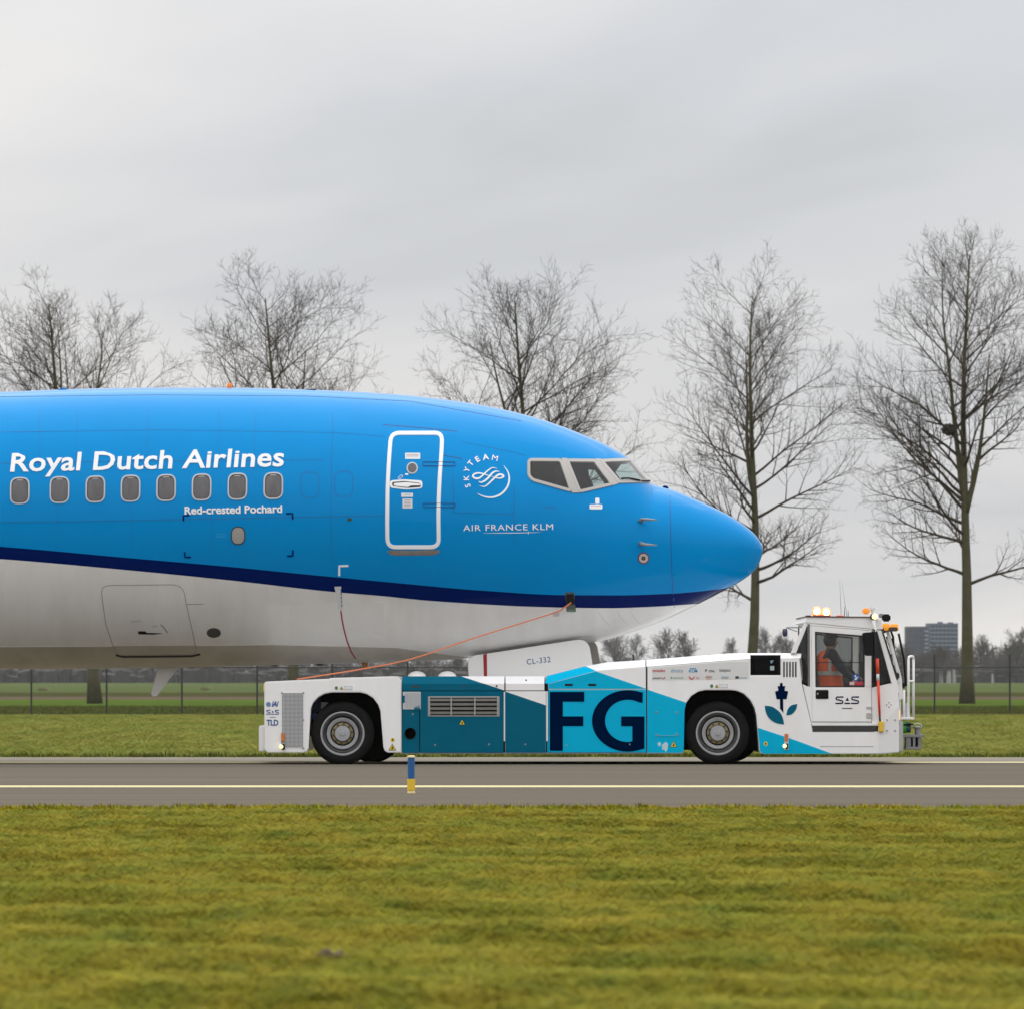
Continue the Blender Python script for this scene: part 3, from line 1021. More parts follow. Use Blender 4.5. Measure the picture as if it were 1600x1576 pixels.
# chassis and decks
cz0, cz1 = Z_of(1174, YN), Z_of(1066, YN)
box('chassis', (X_of(640, YN), YN + 0.9, cz0 + 0.02), (X_of(1400, YN), YN + TW - 0.9, cz1), DARK, tug)
for y0 in (YN + .85, YN + TW - 1.0):
    pbox('wheel_well', 478, 1079, 642, 1150, y0, 0.15, DARK, tug)
    pbox('wheel_well', 1062, 1079, 1194, 1168, y0, 0.15, DARK, tug)
pbox('well_bracket', 487, 1088, 499, 1112, YN + .55, .1, mat('navy_bracket', (.01, .014, .06), .6), tug, .01)
pbox('well_hose_reel', 485, 1113, 495, 1124, YN + .5, .1, mat('blue_reel', (.03, .05, .2), .5), tug, .02)
plate('well_gusset', [(500, 1096), (512, 1097), (500, 1108)], YN + .5, .04, mat('pale_gusset', (.35, .36, .36), .6), tug, .004)

REAR = [(413, 1066.5), (415.5, 1064), (515, 1059.6), (516, 1058.4), (617, 1055.6), (621, 1056.5), (627.4, 1063), (627.4, 1175), (606, 1175), (601, 1172), (599, 1166), (594.5, 1110), (591, 1100),
        (583, 1089.5), (573, 1083.5), (563, 1081), (518, 1081), (507, 1083), (497, 1088.5), (489, 1097.5), (485.6, 1106), (482, 1168), (479.5, 1173), (474, 1175), (418, 1175), (413, 1170)]
rear = plate('rear_body', REAR, YN, 0.8, WHITE, tug, 0.012)
far_twin(rear)
pbox('rear_deck', 420, 1065, 627, 1076, YN + .8, TW - 1.6, WHITE, tug)
bp_ = pbox('rear_bumper', 404, 1133, 413, 1173, YN + .12, TW - .24, WHITE, tug, .01)
pbox('rear_marker_light', 411.5, 1068, 413.2, 1079, YN + .02, .05, YELLOW, tug)


def cham(crease_pts, k=1.7):
    """depth offset above the crease line of the upper flank"""
    cr = [(X_of(x, YN), Z_of(y, YN)) for x, y in crease_pts]

    def fn(x, z):
        for (x0, z0), (x1, z1) in zip(cr, cr[1:]):
            if x0 - 1e-4 <= x <= x1 + 1e-4:
                zc = z0 + (z1 - z0) * (x - x0) / max(x1 - x0, 1e-6)
                break
        else:
            zc = cr[0][1] if x < cr[0][0] else cr[-1][1]
        return max(0.0, z - zc) * k
    return fn


c1 = cham([(620, 1067.3), (857, 1067.3)])
# rear deck band (above the hatches): flat lower strip, tilted upper strip
backing = pbox('side_backing', 628, 1068.5, 1010, 1175.5, YN + .03, .5, DARK, tug)
pbox('side_backing', 628, 1068, 1010, 1175.5, YN + TW - .1, .06, WHITE, tug)
for nm, pts, m in (('deck_edge_panel', [(628.2, 1067.3), (756, 1067.3), (788, 1078), (628.2, 1078)], TEAL),
                   ('deck_edge_panel', [(756.6, 1067.3), (788, 1067.3), (788, 1077.8)], WHITE),
                   ('deck_hatch', [(790, 1067.3), (850.5, 1067.3), (850.5, 1077.7), (790, 1077.7)], WHITE)):
    plate(nm, pts, YN, .05, m, tug, .0)
TEALTOP = TEAL
for nm, pts, m in (('deck_slope_panel', [(628.2, 1055.8), (720, 1055.8), (755.5, 1067.3), (628.2, 1067.3)], TEALTOP),
                   ('deck_slope_panel', [(720.8, 1055.8), (788, 1055.8), (788, 1067.3), (756.2, 1067.3)], WHITE),
                   ('deck_hatch_slope', [(790, 1055.8), (850.5, 1055.8), (850.5, 1067.3), (790, 1067.3)], WHITE)):
    plate(nm, pts, YN, .05, m, tug, .0, ymap=c1)
pbox('mid_deck', 628, 1058, 1010, 1066, YN + .215, TW - .43, WHITE, tug)
for cx in (650, 698):
    vlathe('deck_dome', [(0.135, -.06), (.135, 0), (.12, .045), (.08, .075), (.03, .088), (0, .09)], (X_of(cx, YN), YN + 1.0, Z_of(1057.6, YN)), WHITE, tug)
for x0, x1, y in ((638, 655, 1071.5), (718, 726, 1071.2)):
    pbox('grab_slot', x0 + 6, y - 1, x1, y + 2, YN - .004, .02, DGREY, tug, .002)
for x, y in ((776, 1071), (822, 1062)):
    lathe('latch_stud', [(0, -.014), (.012, -.012), (.014, 0)], (X_of(x, YN), YN + (c1(0, Z_of(y, YN)) if y < 1068 else 0), Z_of(y, YN)), DGREY, tug, 10)

# lower flank panels, teal half
side_panel = plate('side_panel', rpoly([(628.4, 1079), (655, 1079), (655, 1175), (628.4, 1175)], .8, 2), YN, .04, TEAL, tug, .003)
vent_panel = plate('side_panel', rpoly([(656.4, 1079), (786.5, 1079), (786.5, 1175), (656.4, 1175)], .8, 2), YN, .04, TEAL, tug, .003)
white_panel = plate('side_panel', rpoly([(789.5, 1079), (853, 1079), (853, 1175), (789.5, 1175)], .8, 2), YN, .04, WHITE, tug, .003)
plate('teal_wrap', [(789.7, 1079.6), (852.8, 1101), (852.8, 1174.8), (789.7, 1174.8)], YN - .003, .003, TEAL, white_panel, 0)
pbox('trim_strip', 787.1, 1080, 789.0, 1157, YN - .006, .02, WHITE, tug, .002)
pbox('trim_strip', 853.6, 1079, 856.0, 1157, YN - .006, .02, WHITE, tug, .002)
pbox('trim_strip', 855.2, 1158, 856.6, 1175, YN - .004, .02, CYAN, tug, .002)
# louvred inlet with a cover flap and a black port
pbox('inlet_cover', 629.5, 1080, 657.5, 1107.5, YN - .012, .012, mat('pale_grille', (.55, .57, .58), .5), side_panel, .004)
for i in range(12):
    pbox('cover_rib', 632.5 + i * 2.1, 1081, 633.4 + i * 2.1, 1105, YN - .018, .006, mat('grille_grey', (.40, .42, .44), .5), side_panel)
pbox('cover_latch', 628.5, 1086, 632.5, 1097, YN - .022, .01, TEAL, side_panel, .002)
plate('cover_tab', rpoly([(647, 1104), (656.5, 1100.5), (656.5, 1108), (647, 1110)], 1, 2), YN - .016, .01, TEAL, side_panel, .002)
lathe('filler_port', [(0, .0), (.072, 0.0), (.074, -.01), (.08, -.012), (.082, .0)], (X_of(641, YN), YN - .002, Z_of(1145, YN)), BLACK, side_panel, 24)
gr = pbox('louvre_frame', 668.5, 1087, 780.5, 1118.5, YN - .008, .012, mat('louvre_grey', (.36, .355, .34), .5), vent_panel, .003)
pbox('louvre_shadow_box', 671, 1089, 778.5, 1116.5, YN - .010, .006, DARK, vent_panel)
for i in range(4):
    y = 1092.6 + i * 6.7
    bm = bmesh.new()
    a, b = X_of(672, YN), X_of(777.5, YN)
    z = Z_of(y, YN)
    v = [bm.verts.new(p) for p in ((a, YN - .022, z - .017), (b, YN - .022, z - .017), (b, YN - .011, z + .018), (a, YN - .011, z + .018), (a, YN - .011, z - .020), (b, YN - .011, z - .020))]
    for q in ((0, 1, 2, 3), (0, 4, 5, 1), (3, 2, 5, 4), (0, 3, 4), (1, 5, 2)): bm.faces.new([v[k] for k in q])
    from_bm('louvre', bm, mat('louvre_slat', (.13, .125, .115), .55, var=.3, vscale=10), vent_panel)
for x in (671.2, 705, 742, 777.5):
    pbox('louvre_bar', x - .9, 1088, x + .9, 1117.5, YN - .024, .006, MATS['louvre_grey'], vent_panel)


def warn(name, cx, cy, s, parent, Y=YN):
    w_ = plate(name, rpoly([(cx, cy - s), (cx + s * 1.05, cy + s * .85), (cx - s * 1.05, cy + s * .85)], s * .2, 2), Y - .004, .003, BLACK, parent, 0)
    plate('triangle', rpoly([(cx, cy - s * .78), (cx + s * .84, cy + s * .7), (cx - s * .84, cy + s * .7)], s * .15, 2), Y - .006, .002, STICK, w_, 0)
    plate('symbol', [(cx, cy - s * .35), (cx + s * .28, cy + s * .05), (cx + s * .12, cy + s * .1), (cx + s * .3, cy + s * .5), (cx - s * .3, cy + s * .5), (cx - s * .1, cy)], Y - .008, .002, BLACK, w_, 0)


warn('warning_sticker', 722, 1127.5, 5, tug)
warn('warning_sticker', 613, 1166.5, 5.8, tug)
for cx, cy in ((613.5, 1155), (1196.5, 1161)):
    s_ = plate('round_sticker', ell(cx, cy, 3.2, 3.4, 12), YN - .004, .003, STICK, tug, 0)
    plate('symbol', ell(cx, cy, 1.3, 1.7, 8), YN - .006, .002, BLACK, s_, 0)
for x, y in ((680, 1163), (764, 1162), (821, 1162), (645, 1115)):
    lathe('latch_stud', [(0, -.012), (.012, -.01), (.014, 0.0)], (X_of(x, YN), YN, Z_of(y, YN)), GREY, tug, 10)
pbox('sill', 628, 1174.6, 1067, 1177, YN + .02, .1, GREY, tug)

# cyan half
pbox('trim_strip', 856.6, 1075.4, 1009.6, 1077, YN + .001, .03, mat('pale_cyan_trim', (.35, .62, .68), .45), tug)
fgp = plate('fg_panel', rpoly([(857, 1077.2), (1010, 1077.2), (1010, 1174.6), (857, 1174.6)], 1, 2), YN, .04, CYAN, tug, .003)
up = plate('upper_panel', [(856.4, 1067.2), (931, 1047.3), (1008, 1041), (1009, 1042), (1009.6, 1075.2), (856.4, 1075.2)], YN, .05, WHITE, tug, .003)
plate('cyan_wrap', [(856.6, 1067.6), (931, 1047.9), (1009.4, 1075), (856.6, 1075)], YN - .003, .003, CYAN, up, 0)
c2 = cham([(850, 1067.2), (856.4, 1067.2), (931, 1047.3), (1008, 1041), (1140, 1030.4), (1172, 1028.2), (1260, 1028)], 1.5)
plate('upper_slope_panel', [(854.5, 1055.2), (915, 1040), (931, 1047.3), (856.4, 1067.2), (852, 1067.2)], YN, .05, CYAN, tug, .0, ymap=c2)
plate('upper_slope_panel', [(915.4, 1040), (947, 1034), (1008.6, 1030.2), (1008.4, 1041), (931.1, 1047.2)], YN, .05, WHITE, tug, .0, ymap=c2)
plate('front_deck', [(870, 1058), (915, 1041.5), (947, 1035.5), (1010, 1031.8), (1140, 1021.8), (1171, 1021.6), (1171, 1062), (870, 1062)], YN + .17, TW - .34, WHITE, tug, .0)
plate('front_deck', [(1171.2, 1021.6), (1221.8, 1021.6), (1221.8, 1062), (1171.2, 1062)], YN + .45, TW - .9, WHITE, tug, .0)
plate('front_deck', [(1222, 1021.6), (1255, 1021.5), (1255, 1062), (1222, 1062)], YN + .17, TW - .34, WHITE, tug, .0)
for x in (882.5, 919):
    plate('grab_slot', rpoly([(x, 1067.4), (x + 12.5, 1067.4), (x + 12.5, 1070.8), (x, 1070.8)], .8, 2), YN - .006, .01, BLACK, tug, 0)
# FG lettering
plate('letter', [(859, 1080), (913, 1080), (913, 1095.5), (879.5, 1095.5), (879.5, 1118.3), (911.5, 1118.3), (911.5, 1133.6), (879.5, 1133.6), (879.5, 1172), (859, 1172)], YN - .004, .003, FGNAVY, fgp, 0)


def g_letter():
    cx, cy = 981.0, 1125.3
    out, inn = [], []
    for i in range(41):
        a = math.radians(62 + (298 - 62) * i / 40)
        ro = (56, 48); ri = (35.5, 33)
        out.append((cx + ro[0] * math.cos(a), cy - ro[1] * math.sin(a)))
        inn.append((cx + ri[0] * math.cos(a), cy - ri[1] * math.sin(a)))
    # right edge is cut upright
    pts = [(1004.5, 1080.6)] + [p for p in out if p[0] < 1003 and (p[1] < cy or p[0] < 1003)]
    pts += [(1007, 1168.5), (1007, 1118.4), (970.5, 1118.4), (970.5, 1133.8), (988, 1133.8), (988, 1157)]
    inl = [p for p in reversed(inn) if p[0] < (987 if p[1] > cy else 1001)]
    pts += inl + [(1004, 1097.3)]
    return pts


plate('letter', g_letter(), YN - .004, .003, FGNAVY, fgp, 0)
for x, y in ((885, 1163.5), (984, 1162)):
    lathe('latch_stud', [(0, -.012), (.010, -.01), (.012, 0.0)], (X_of(x, YN), YN - .004, Z_of(y, YN)), GREY, tug, 10)

FRONT = [(1011.4, 1041), (1140, 1030.4), (1172.5, 1028.4), (1172.5, 1054), (1220, 1054), (1220, 1028.2), (1249, 1028), (1253, 1068), (1270.5, 1142.5), (1366, 1142.5), (1373, 1133), (1405, 1133),
         (1405, 1172), (1403, 1175), (1380, 1177), (1193, 1177), (1188.5, 1175.5), (1186.3, 1171), (1182, 1118), (1179, 1105), (1173, 1093.5), (1163, 1083.5), (1152, 1078.6), (1143, 1077.3),
         (1102, 1077.3), (1091, 1079.6), (1080, 1086.5), (1072.5, 1096.5), (1069, 1108), (1067.6, 1172), (1066, 1176), (1011.4, 1176)]
front = plate('front_body', FRONT, YN, 0.8, WHITE, tug, .01)
far_twin(front)
plate('cyan_wrap', [(1011.6, 1076.5), (1072.2, 1096.9), (1069.6, 1108), (1068.2, 1171), (1066, 1175.2), (1011.6, 1175.2)], YN - .003, .003, CYAN, front, 0)
plate('cyan_wrap', [(1184, 1136), (1240, 1154.6), (1300, 1176.6), (1193.5, 1176.6), (1189.4, 1175), (1187.2, 1171)], YN - .003, .003, CYAN, front, 0)
plate('front_slope_panel', [(1010.2, 1030), (1140, 1020), (1172.5, 1019.6), (1172.5, 1028.4), (1140, 1030.4), (1010.2, 1040.9)], YN, .06, WHITE, tug, .0, ymap=c2)
plate('front_slope_panel', [(1220, 1019.6), (1253, 1019.6), (1251, 1027.8), (1220, 1028)], YN, .06, WHITE, tug, .002, ymap=c2)
plate('front_slope_panel', [(1173, 1019.6), (1219.6, 1019.6), (1219.6, 1022.6), (1173, 1022.6)], YN, .04, WHITE, tug, .002, ymap=c2)
pbox('seam_gap', 1009.2, 1042, 1010.8, 1076, YN - .001, .03, DARK, tug)
for x0, y0, x1, y1 in ((1009.5, 1077, 1010.7, 1175),): pbox('seam_gap', x0, y0, x1, y1, YN + .002, .03, DARK, tug)
# open connector bay
cb = pbox('connector_bay', 1172, 1022.5, 1220.5, 1055, YN + .28, .05, BLACK, tug)
pbox('bay_lining', 1172.5, 1053.5, 1220, 1054.6, YN + .02, .28, DARK, cb)
pbox('bay_unit', 1178, 1027, 1212, 1051, YN + .2, .08, DARK, cb, .01)
pbox('bay_label', 1204, 1039.5, 1210.5, 1046.5, YN + .19, .01, mat('bay_label', (.5, .62, .66), .5), cb, .002)
plate('bay_mark', rpoly([(1204, 1031), (1210, 1030.5), (1207, 1035.5), (1205, 1035.5)], .5, 2), YN + .19, .01, mat('bay_mark', (.25, .45, .6), .5), cb, 0)
for x in (1225, 1229.7, 1234.3, 1239, 1243.4):
    plate('louvre_slot', rpoly([(x - 1.2, 1033), (x + 1.2, 1033), (x + 1.2, 1057), (x - 1.2, 1057)], .8, 2), YN - .003, .004, DGREY, tug, 0)
# sponsor band and lettering
band = plate('sponsor_band', [(1019, 1043), (1140, 1032.8), (1170, 1033), (1170, 1060), (1019, 1062)], YN - .0025, .002, mat('band_grey', (.66, .665, .66), .45), tug, 0)


def side_text(name, key, p0, p1, cap, m, parent, Y=YN - .006):
    pts, f = text_pts(key, p0, p1, cap)
    return from_data(name, [Q(x, y).xz.to_3d() if False else Vector((Q(x, y).x, Y, Q(x, y).z)) for x, y in pts], f, m, parent)


REDI = mat('red_ink', (.5, .03, .03), .5); BLUEI = mat('light_blue_ink', (.12, .3, .5), .5); KLMI = mat('sky_blue_ink', (.0, .27, .55), .5)
BLKI = mat('black_ink', (.03, .03, .035), .5); GRNI = mat('green_ink', (.05, .3, .08), .5); ORGI = mat('orange_ink', (.6, .25, .05), .5)
side_text('sponsor_name', 'corendon', (1019.5, 1049), (1039, 1049), 4.6, REDI, tug)
side_text('sponsor_name', 'dnata', (1048.5, 1049.6), (1067, 1049.6), 6, BLUEI, tug)
side_text('sponsor_name', 'klm', (1076.5, 1049.4), (1089.5, 1049.4), 4, KLMI, tug)
for x in (1079.5, 1083, 1086.5): plate('crown_mark', ell(x, 1043.8, 1.5, 1.1, 8), YN - .006, .002, KLMI, tug, 0)
side_text('sponsor_name', 'dhl', (1107.5, 1049.2), (1117, 1049.2), 3.2, BLKI, tug)
plate('sponsor_mark', [(1101, 1045.5), (1105, 1044.5), (1103, 1048.8), (1101.5, 1048.8), (1103, 1046.4)], YN - .006, .002, BLKI, tug, 0)
side_text('sponsor_name', 'schiphol', (1124, 1048.6), (1141, 1048.2), 4.2, BLKI, tug)
side_text('sponsor_name', 'swiss', (1019.5, 1060), (1034.5, 1059.4), 3.0, BLKI, tug)
plate('sponsor_mark', [(1034.5, 1060), (1039.5, 1056.2), (1039, 1059), (1036, 1060.4)], YN - .006, .002, REDI, tug, 0)
side_text('sponsor_name', 'transavia', (1051, 1059.4), (1068, 1059.2), 3.0, GRNI, tug)
plate('sponsor_mark', ell(1048.8, 1058, 1.2, 1.5, 8), YN - .006, .002, GRNI, tug, 0)
plate('smile_mark', [(1076, 1055.8), (1077.6, 1055.8), (1080, 1059.2), (1082.6, 1058.6), (1084.6, 1055.4), (1085.4, 1056), (1083.4, 1060.4), (1080, 1061.2), (1077.6, 1059.6)], YN - .006, .002, REDI, tug, 0)
side_text('sponsor_name', 'tui', (1087, 1060), (1092, 1060), 3.2, REDI, tug)
for (x0, x1, y, m) in ((1103, 1112, 1055.6, ORGI), (1102, 1113, 1057.4, GREY), (1103, 1111, 1059.6, ORGI), (1127, 1139, 1056.6, BLUEI), (1127, 1138, 1058.6, GREY), (1155, 1167, 1058, BLUEI)):
    pbox('sponsor_mark', x0, y - .5, x1, y + .5, YN - .0055, .002, m, tug)
pbox('sponsor_mark', 1149, 1055.6, 1154.5, 1059.4, YN - .0055, .002, BLKI, tug)
for ox, oy in ((1110, 1071), (523.5, 1074)):
    plate('round_sticker', ell(ox + 2, oy, 2.6, 2.8, 12), YN - .004, .003, mat('green_sticker', (.05, .2, .1), .5), tug, 0)
    warn('warning_sticker', ox + 10, oy, 3.0, tug)
    st = pbox('info_sticker', ox + 14, oy - 3.2, ox + 27, oy + 2.8, YN - .004, .003, mat('sticker_grey', (.42, .43, .44), .5), tug)
    pbox('sticker_face', ox + 14.6, oy - 2.6, ox + 26.4, oy + 2.2, YN - .006, .002, LABELW, st)
warn('warning_sticker', 1052.5, 1162, 5.5, tug)
for x, y in ((1026, 1112), (1058, 1112), (1026, 1147.5), (1058, 1146)):
    lathe('latch_stud', [(0, -.012), (.014, -.01), (.016, 0.0)], (X_of(x, YN), YN - .003, Z_of(y, YN)), GREY, tug, 10)
pbox('step_rail', 1026, 1147.8, 1058, 1148.8, YN - .012, .01, mat('dull_cyan_rail', (.1, .4, .5), .5), tug)  # thin strip in a duller cyan than the wrap
plate('scraped_paint', [(1034, 1163), (1040, 1158), (1044, 1161), (1043, 1170), (1040, 1174.5), (1038, 1170), (1035, 1171)], YN - .005, .002, mat('scraped', (.45, .62, .68), .6), tug, 0)
plate('scraped_paint', [(1027, 1160), (1032, 1158), (1033, 1162), (1030, 1166)], YN - .005, .002, MATS['scraped'], tug, 0)

# rear badge lettering, mesh grille, lamps
side_text('maker_name', 'iai', (424.5, 1102.6), (435.5, 1102.6), 7.6, INK, tug)
lathe('maker_emblem', [(0.012, -.004), (.034, -.005), (.034, 0), (.012, 0)], (X_of(419.5, YN), YN - .001, Z_of(1099.5, YN)), mat('emblem_blue', (.12, .22, .42), .5), tug, 20)
side_text('maker_name', 'tld', (416.5, 1132.4), (435, 1132.4), 8.6, INK, tug)


def sas(x, y, w, h, m, parent, Y):
    """the split S A S mark with its short underline"""
    g = bpy.data.objects.new('operator_mark', None); COL.objects.link(g); g.parent = parent
    t = h * .17
    def bar(pts): plate('stroke', pts, Y, .002, m, g, 0)
    for ox in (x, x + w * .66):
        sw = w * .34
        def arc(cx, cy, a0, a1, r):
            o = [(cx + r * .95 * math.cos(math.radians(a)), cy - r * math.sin(math.radians(a))) for a in np.linspace(a0, a1, 9)]
            i = [(cx + (r - t) * .95 * math.cos(math.radians(a)), cy - (r - t) * math.sin(math.radians(a))) for a in np.linspace(a1, a0, 9)]
            bar(o + i)
        r = h * .27
        arc(ox + r, y - h + r, 90, 262, r); arc(ox + sw - r, y - r, -90, 82, r)
        bar([(ox + r, y - h), (ox + sw, y - h), (ox + sw, y - h + t), (ox + r, y - h + t)])
        bar([(ox, y - t), (ox + sw - r, y - t), (ox + sw - r, y), (ox, y)])
        bar([(ox + r, y - h + 2 * r - t), (ox + sw * .52, y - h + 2 * r - t), (ox + sw * .52, y - h + 2 * r), (ox + r, y - h + 2 * r)])
        bar([(ox + sw * .5, y - 2 * r), (ox + sw - r, y - 2 * r), (ox + sw - r, y - 2 * r + t), (ox + sw * .5, y - 2 * r + t)])
    cx = x + w * .5
    bar([(cx - w * .13, y), (cx + w * .13, y), (cx + w * .11, y - t), (cx - w * .11, y - t)])
    bar([(cx, y - h * .86), (cx + w * .075, y - h * .42), (cx - w * .075, y - h * .42)])
    bar([(cx - w * .22, y + h * .52), (cx + w * .22, y + h * .52), (cx + w * .22, y + h * .62), (cx - w * .22, y + h * .62)])


sas(416, 1115.4, 20, 7.4, INK, tug, YN - .005)
ms = pbox('mesh_grille', 440.8, 1082, 473.6, 1166.5, YN - .004, .004, mat('grille_back', (.10, .10, .105), .7), tug)
bm = bmesh.new()
for i in range(17):
    x = 440.8 + i * 32.8 / 16
    a, b = Q(x - .32, 1166.5), Q(x + .32, 1082)
    add_box(bm, (a.x, YN - .010, a.z), (b.x, YN - .004, b.z))
for i in range(42):
    y = 1082 + i * 84.5 / 41
    a, b = Q(440.8, y + .34), Q(473.6, y - .34)
    add_box(bm, (a.x, YN - .0125, a.z), (b.x, YN - .0105, b.z))
o = from_bm('grille_wire', bm, mat('grille_wire', (.62, .63, .64), .45, metal=.2), ms); o['kind'] = 'stuff'
for x, y in ((440.5, 1081.5), (474, 1081.5), (474, 1124), (474, 1168)):
    lathe('latch_stud', [(0, -.014), (.012, -.012), (.013, 0.0)], (X_of(x, YN), YN, Z_of(y, YN)), GREY, tug, 10)
for x, y0, y1, yl in ((442.2, 1145, 1157, 1165.5), (1228.5, 1145.5, 1157.5, 1164.5)):
    pl_ = pbox('lamp_bracket', x - 2.8, y0 - 1, x + 3.4, y1 + 13, YN - .01, .01, GREY if x < 600 else LABELW, tug, .002)
    pbox('side_marker_lamp', x - 2.6, y0, x + 2.6, y1, YN - .035, .025, mat('amber_dark', (.62, .16, .01), .25, coat=.5), tug, .006)
    pbox('lamp_housing', x - 1.5, yl - 4, x + 2.8, yl + 5, YN - .04, .03, BLACK, tug, .008)
    lathe('lit_lamp', [(0, -.03), (.018, -.026), (.026, -.01), (.027, .0)], (X_of(x - 2.5, YN), YN - .045, Z_of(yl, YN)), LITWARM, tug, 16)
for x, y in ((438, 1163), (1225, 1163)): pass
pbox('drain_plug', 473.5, 1175, 475.5, 1179, YN + .1, .03, DARK, tug)


# wheels
def wheel(cx, cy, Y, flip=False):
    w = bpy.data.objects.new('wheel', None); COL.objects.link(w); w.parent = tug
    c = (X_of(cx, YN), Y, Z_of(cy, YN))
    r = M(49.6)
    s = -1 if flip else 1
    def P(pr): return [(a, b * s) for a, b in pr]
    lathe('tyre', P([(M(33), .04), (M(34.5), .0), (M(38), -.012), (M(43), -.008), (M(46.5), .012), (r * .985, .05), (r, .09), (r, .33), (r * .985, .37), (M(44), .41), (M(34), .40)]), c, TYRE, w, 64)
    lathe('rim', P([(M(34.2), .02), (M(34.4), -.006), (M(32.6), -.008), (M(31), .012), (M(29), .06), (M(27.3), .10), (M(25.5), .115), (M(24.8), .035), (M(23.5), .03), (M(17), .045), (M(15.5), .055), (0, .055)]), c, RIM, w, 64, cap=False)
    lathe('rim_groove', P([(M(29.8), .004), (M(29.2), .0), (M(26.0), .05), (M(25.4), .06)]), c, mat('brake_dust', (.07, .065, .06), .8, var=.4, vscale=12), w, 64, cap=False)
    lathe('hub_ring', P([(M(17.4), .065), (M(16.8), .03), (M(13), .026), (M(12.5), .06)]), c, HUBY, w, 40, cap=False)
    lathe('hub', P([(M(12.6), .07), (M(12.3), .005), (M(11.4), -.012), (M(4), -.016), (M(3.4), -.026), (0, -.026)]), c, RIM, w, 40)
    for i in range(10):
        a = 2 * math.pi * (i + .3) / 10
        lathe('wheel_nut', P([(0, -.008), (M(1.5), -.006), (M(1.7), .05)]), (c[0] + M(15) * math.cos(a), c[1], c[2] + M(15) * math.sin(a)), DGREY, w, 6, smooth=False)


wheel(535, 1145.2, YN + .06)
wheel(1121.8, 1144.6, YN + .06)
wheel(577 - 2, 1145.2, YN + TW - .06, True)
wheel(1152, 1144.6, YN + TW - .06, True)
for x0, x1 in ((535, 575), (1121.8, 1152)):
    tube('axle', [(X_of(x0, YN), YN + .4, Z_of(1145, YN)), (X_of(x1, YN), YN + TW - .4, Z_of(1145, YN))], .09, DARK, tug, 12)

# emblem on the front wing: control tower with leaves
em = bpy.data.objects.new('tulip_emblem', None); COL.objects.link(em); em.parent = tug
EY = YN - .005
plate('tower', [(1218.6, 1067), (1220.8, 1065.5), (1223, 1067), (1223, 1071), (1227, 1071), (1225.8, 1078), (1231.6, 1079.4), (1229, 1091.5), (1223.6, 1091.5), (1224, 1113), (1218.8, 1106), (1218.6, 1091.5), (1213.4, 1091.5), (1211, 1079.4), (1216.2, 1078), (1215, 1071), (1218.6, 1071)], EY, .003, FGNAVY, em, 0)
lf = smoothpath([(1194.8, 1101.5, 0), (1207, 1103.5, 0), (1218.5, 1112, 0), (1223.5, 1122, 0), (1225, 1131, 0)], 4) + smoothpath([(1225, 1131, 0), (1212, 1128.5, 0), (1201.5, 1121, 0), (1196.5, 1111, 0), (1194.8, 1101.5, 0)], 4)[1:-1]
plate('leaf', [tuple(p)[:2] for p in lf], EY, .003, TEAL, em, 0)
lf = smoothpath([(1246, 1099, 0), (1237, 1101, 0), (1231, 1107, 0), (1228.5, 1116.5, 0)], 4) + smoothpath([(1228.5, 1116.5, 0), (1237, 1115, 0), (1243.5, 1108, 0), (1246, 1099, 0)], 4)[1:-1]
plate('leaf', [tuple(p)[:2] for p in lf], EY, .003, TEAL, em, 0)

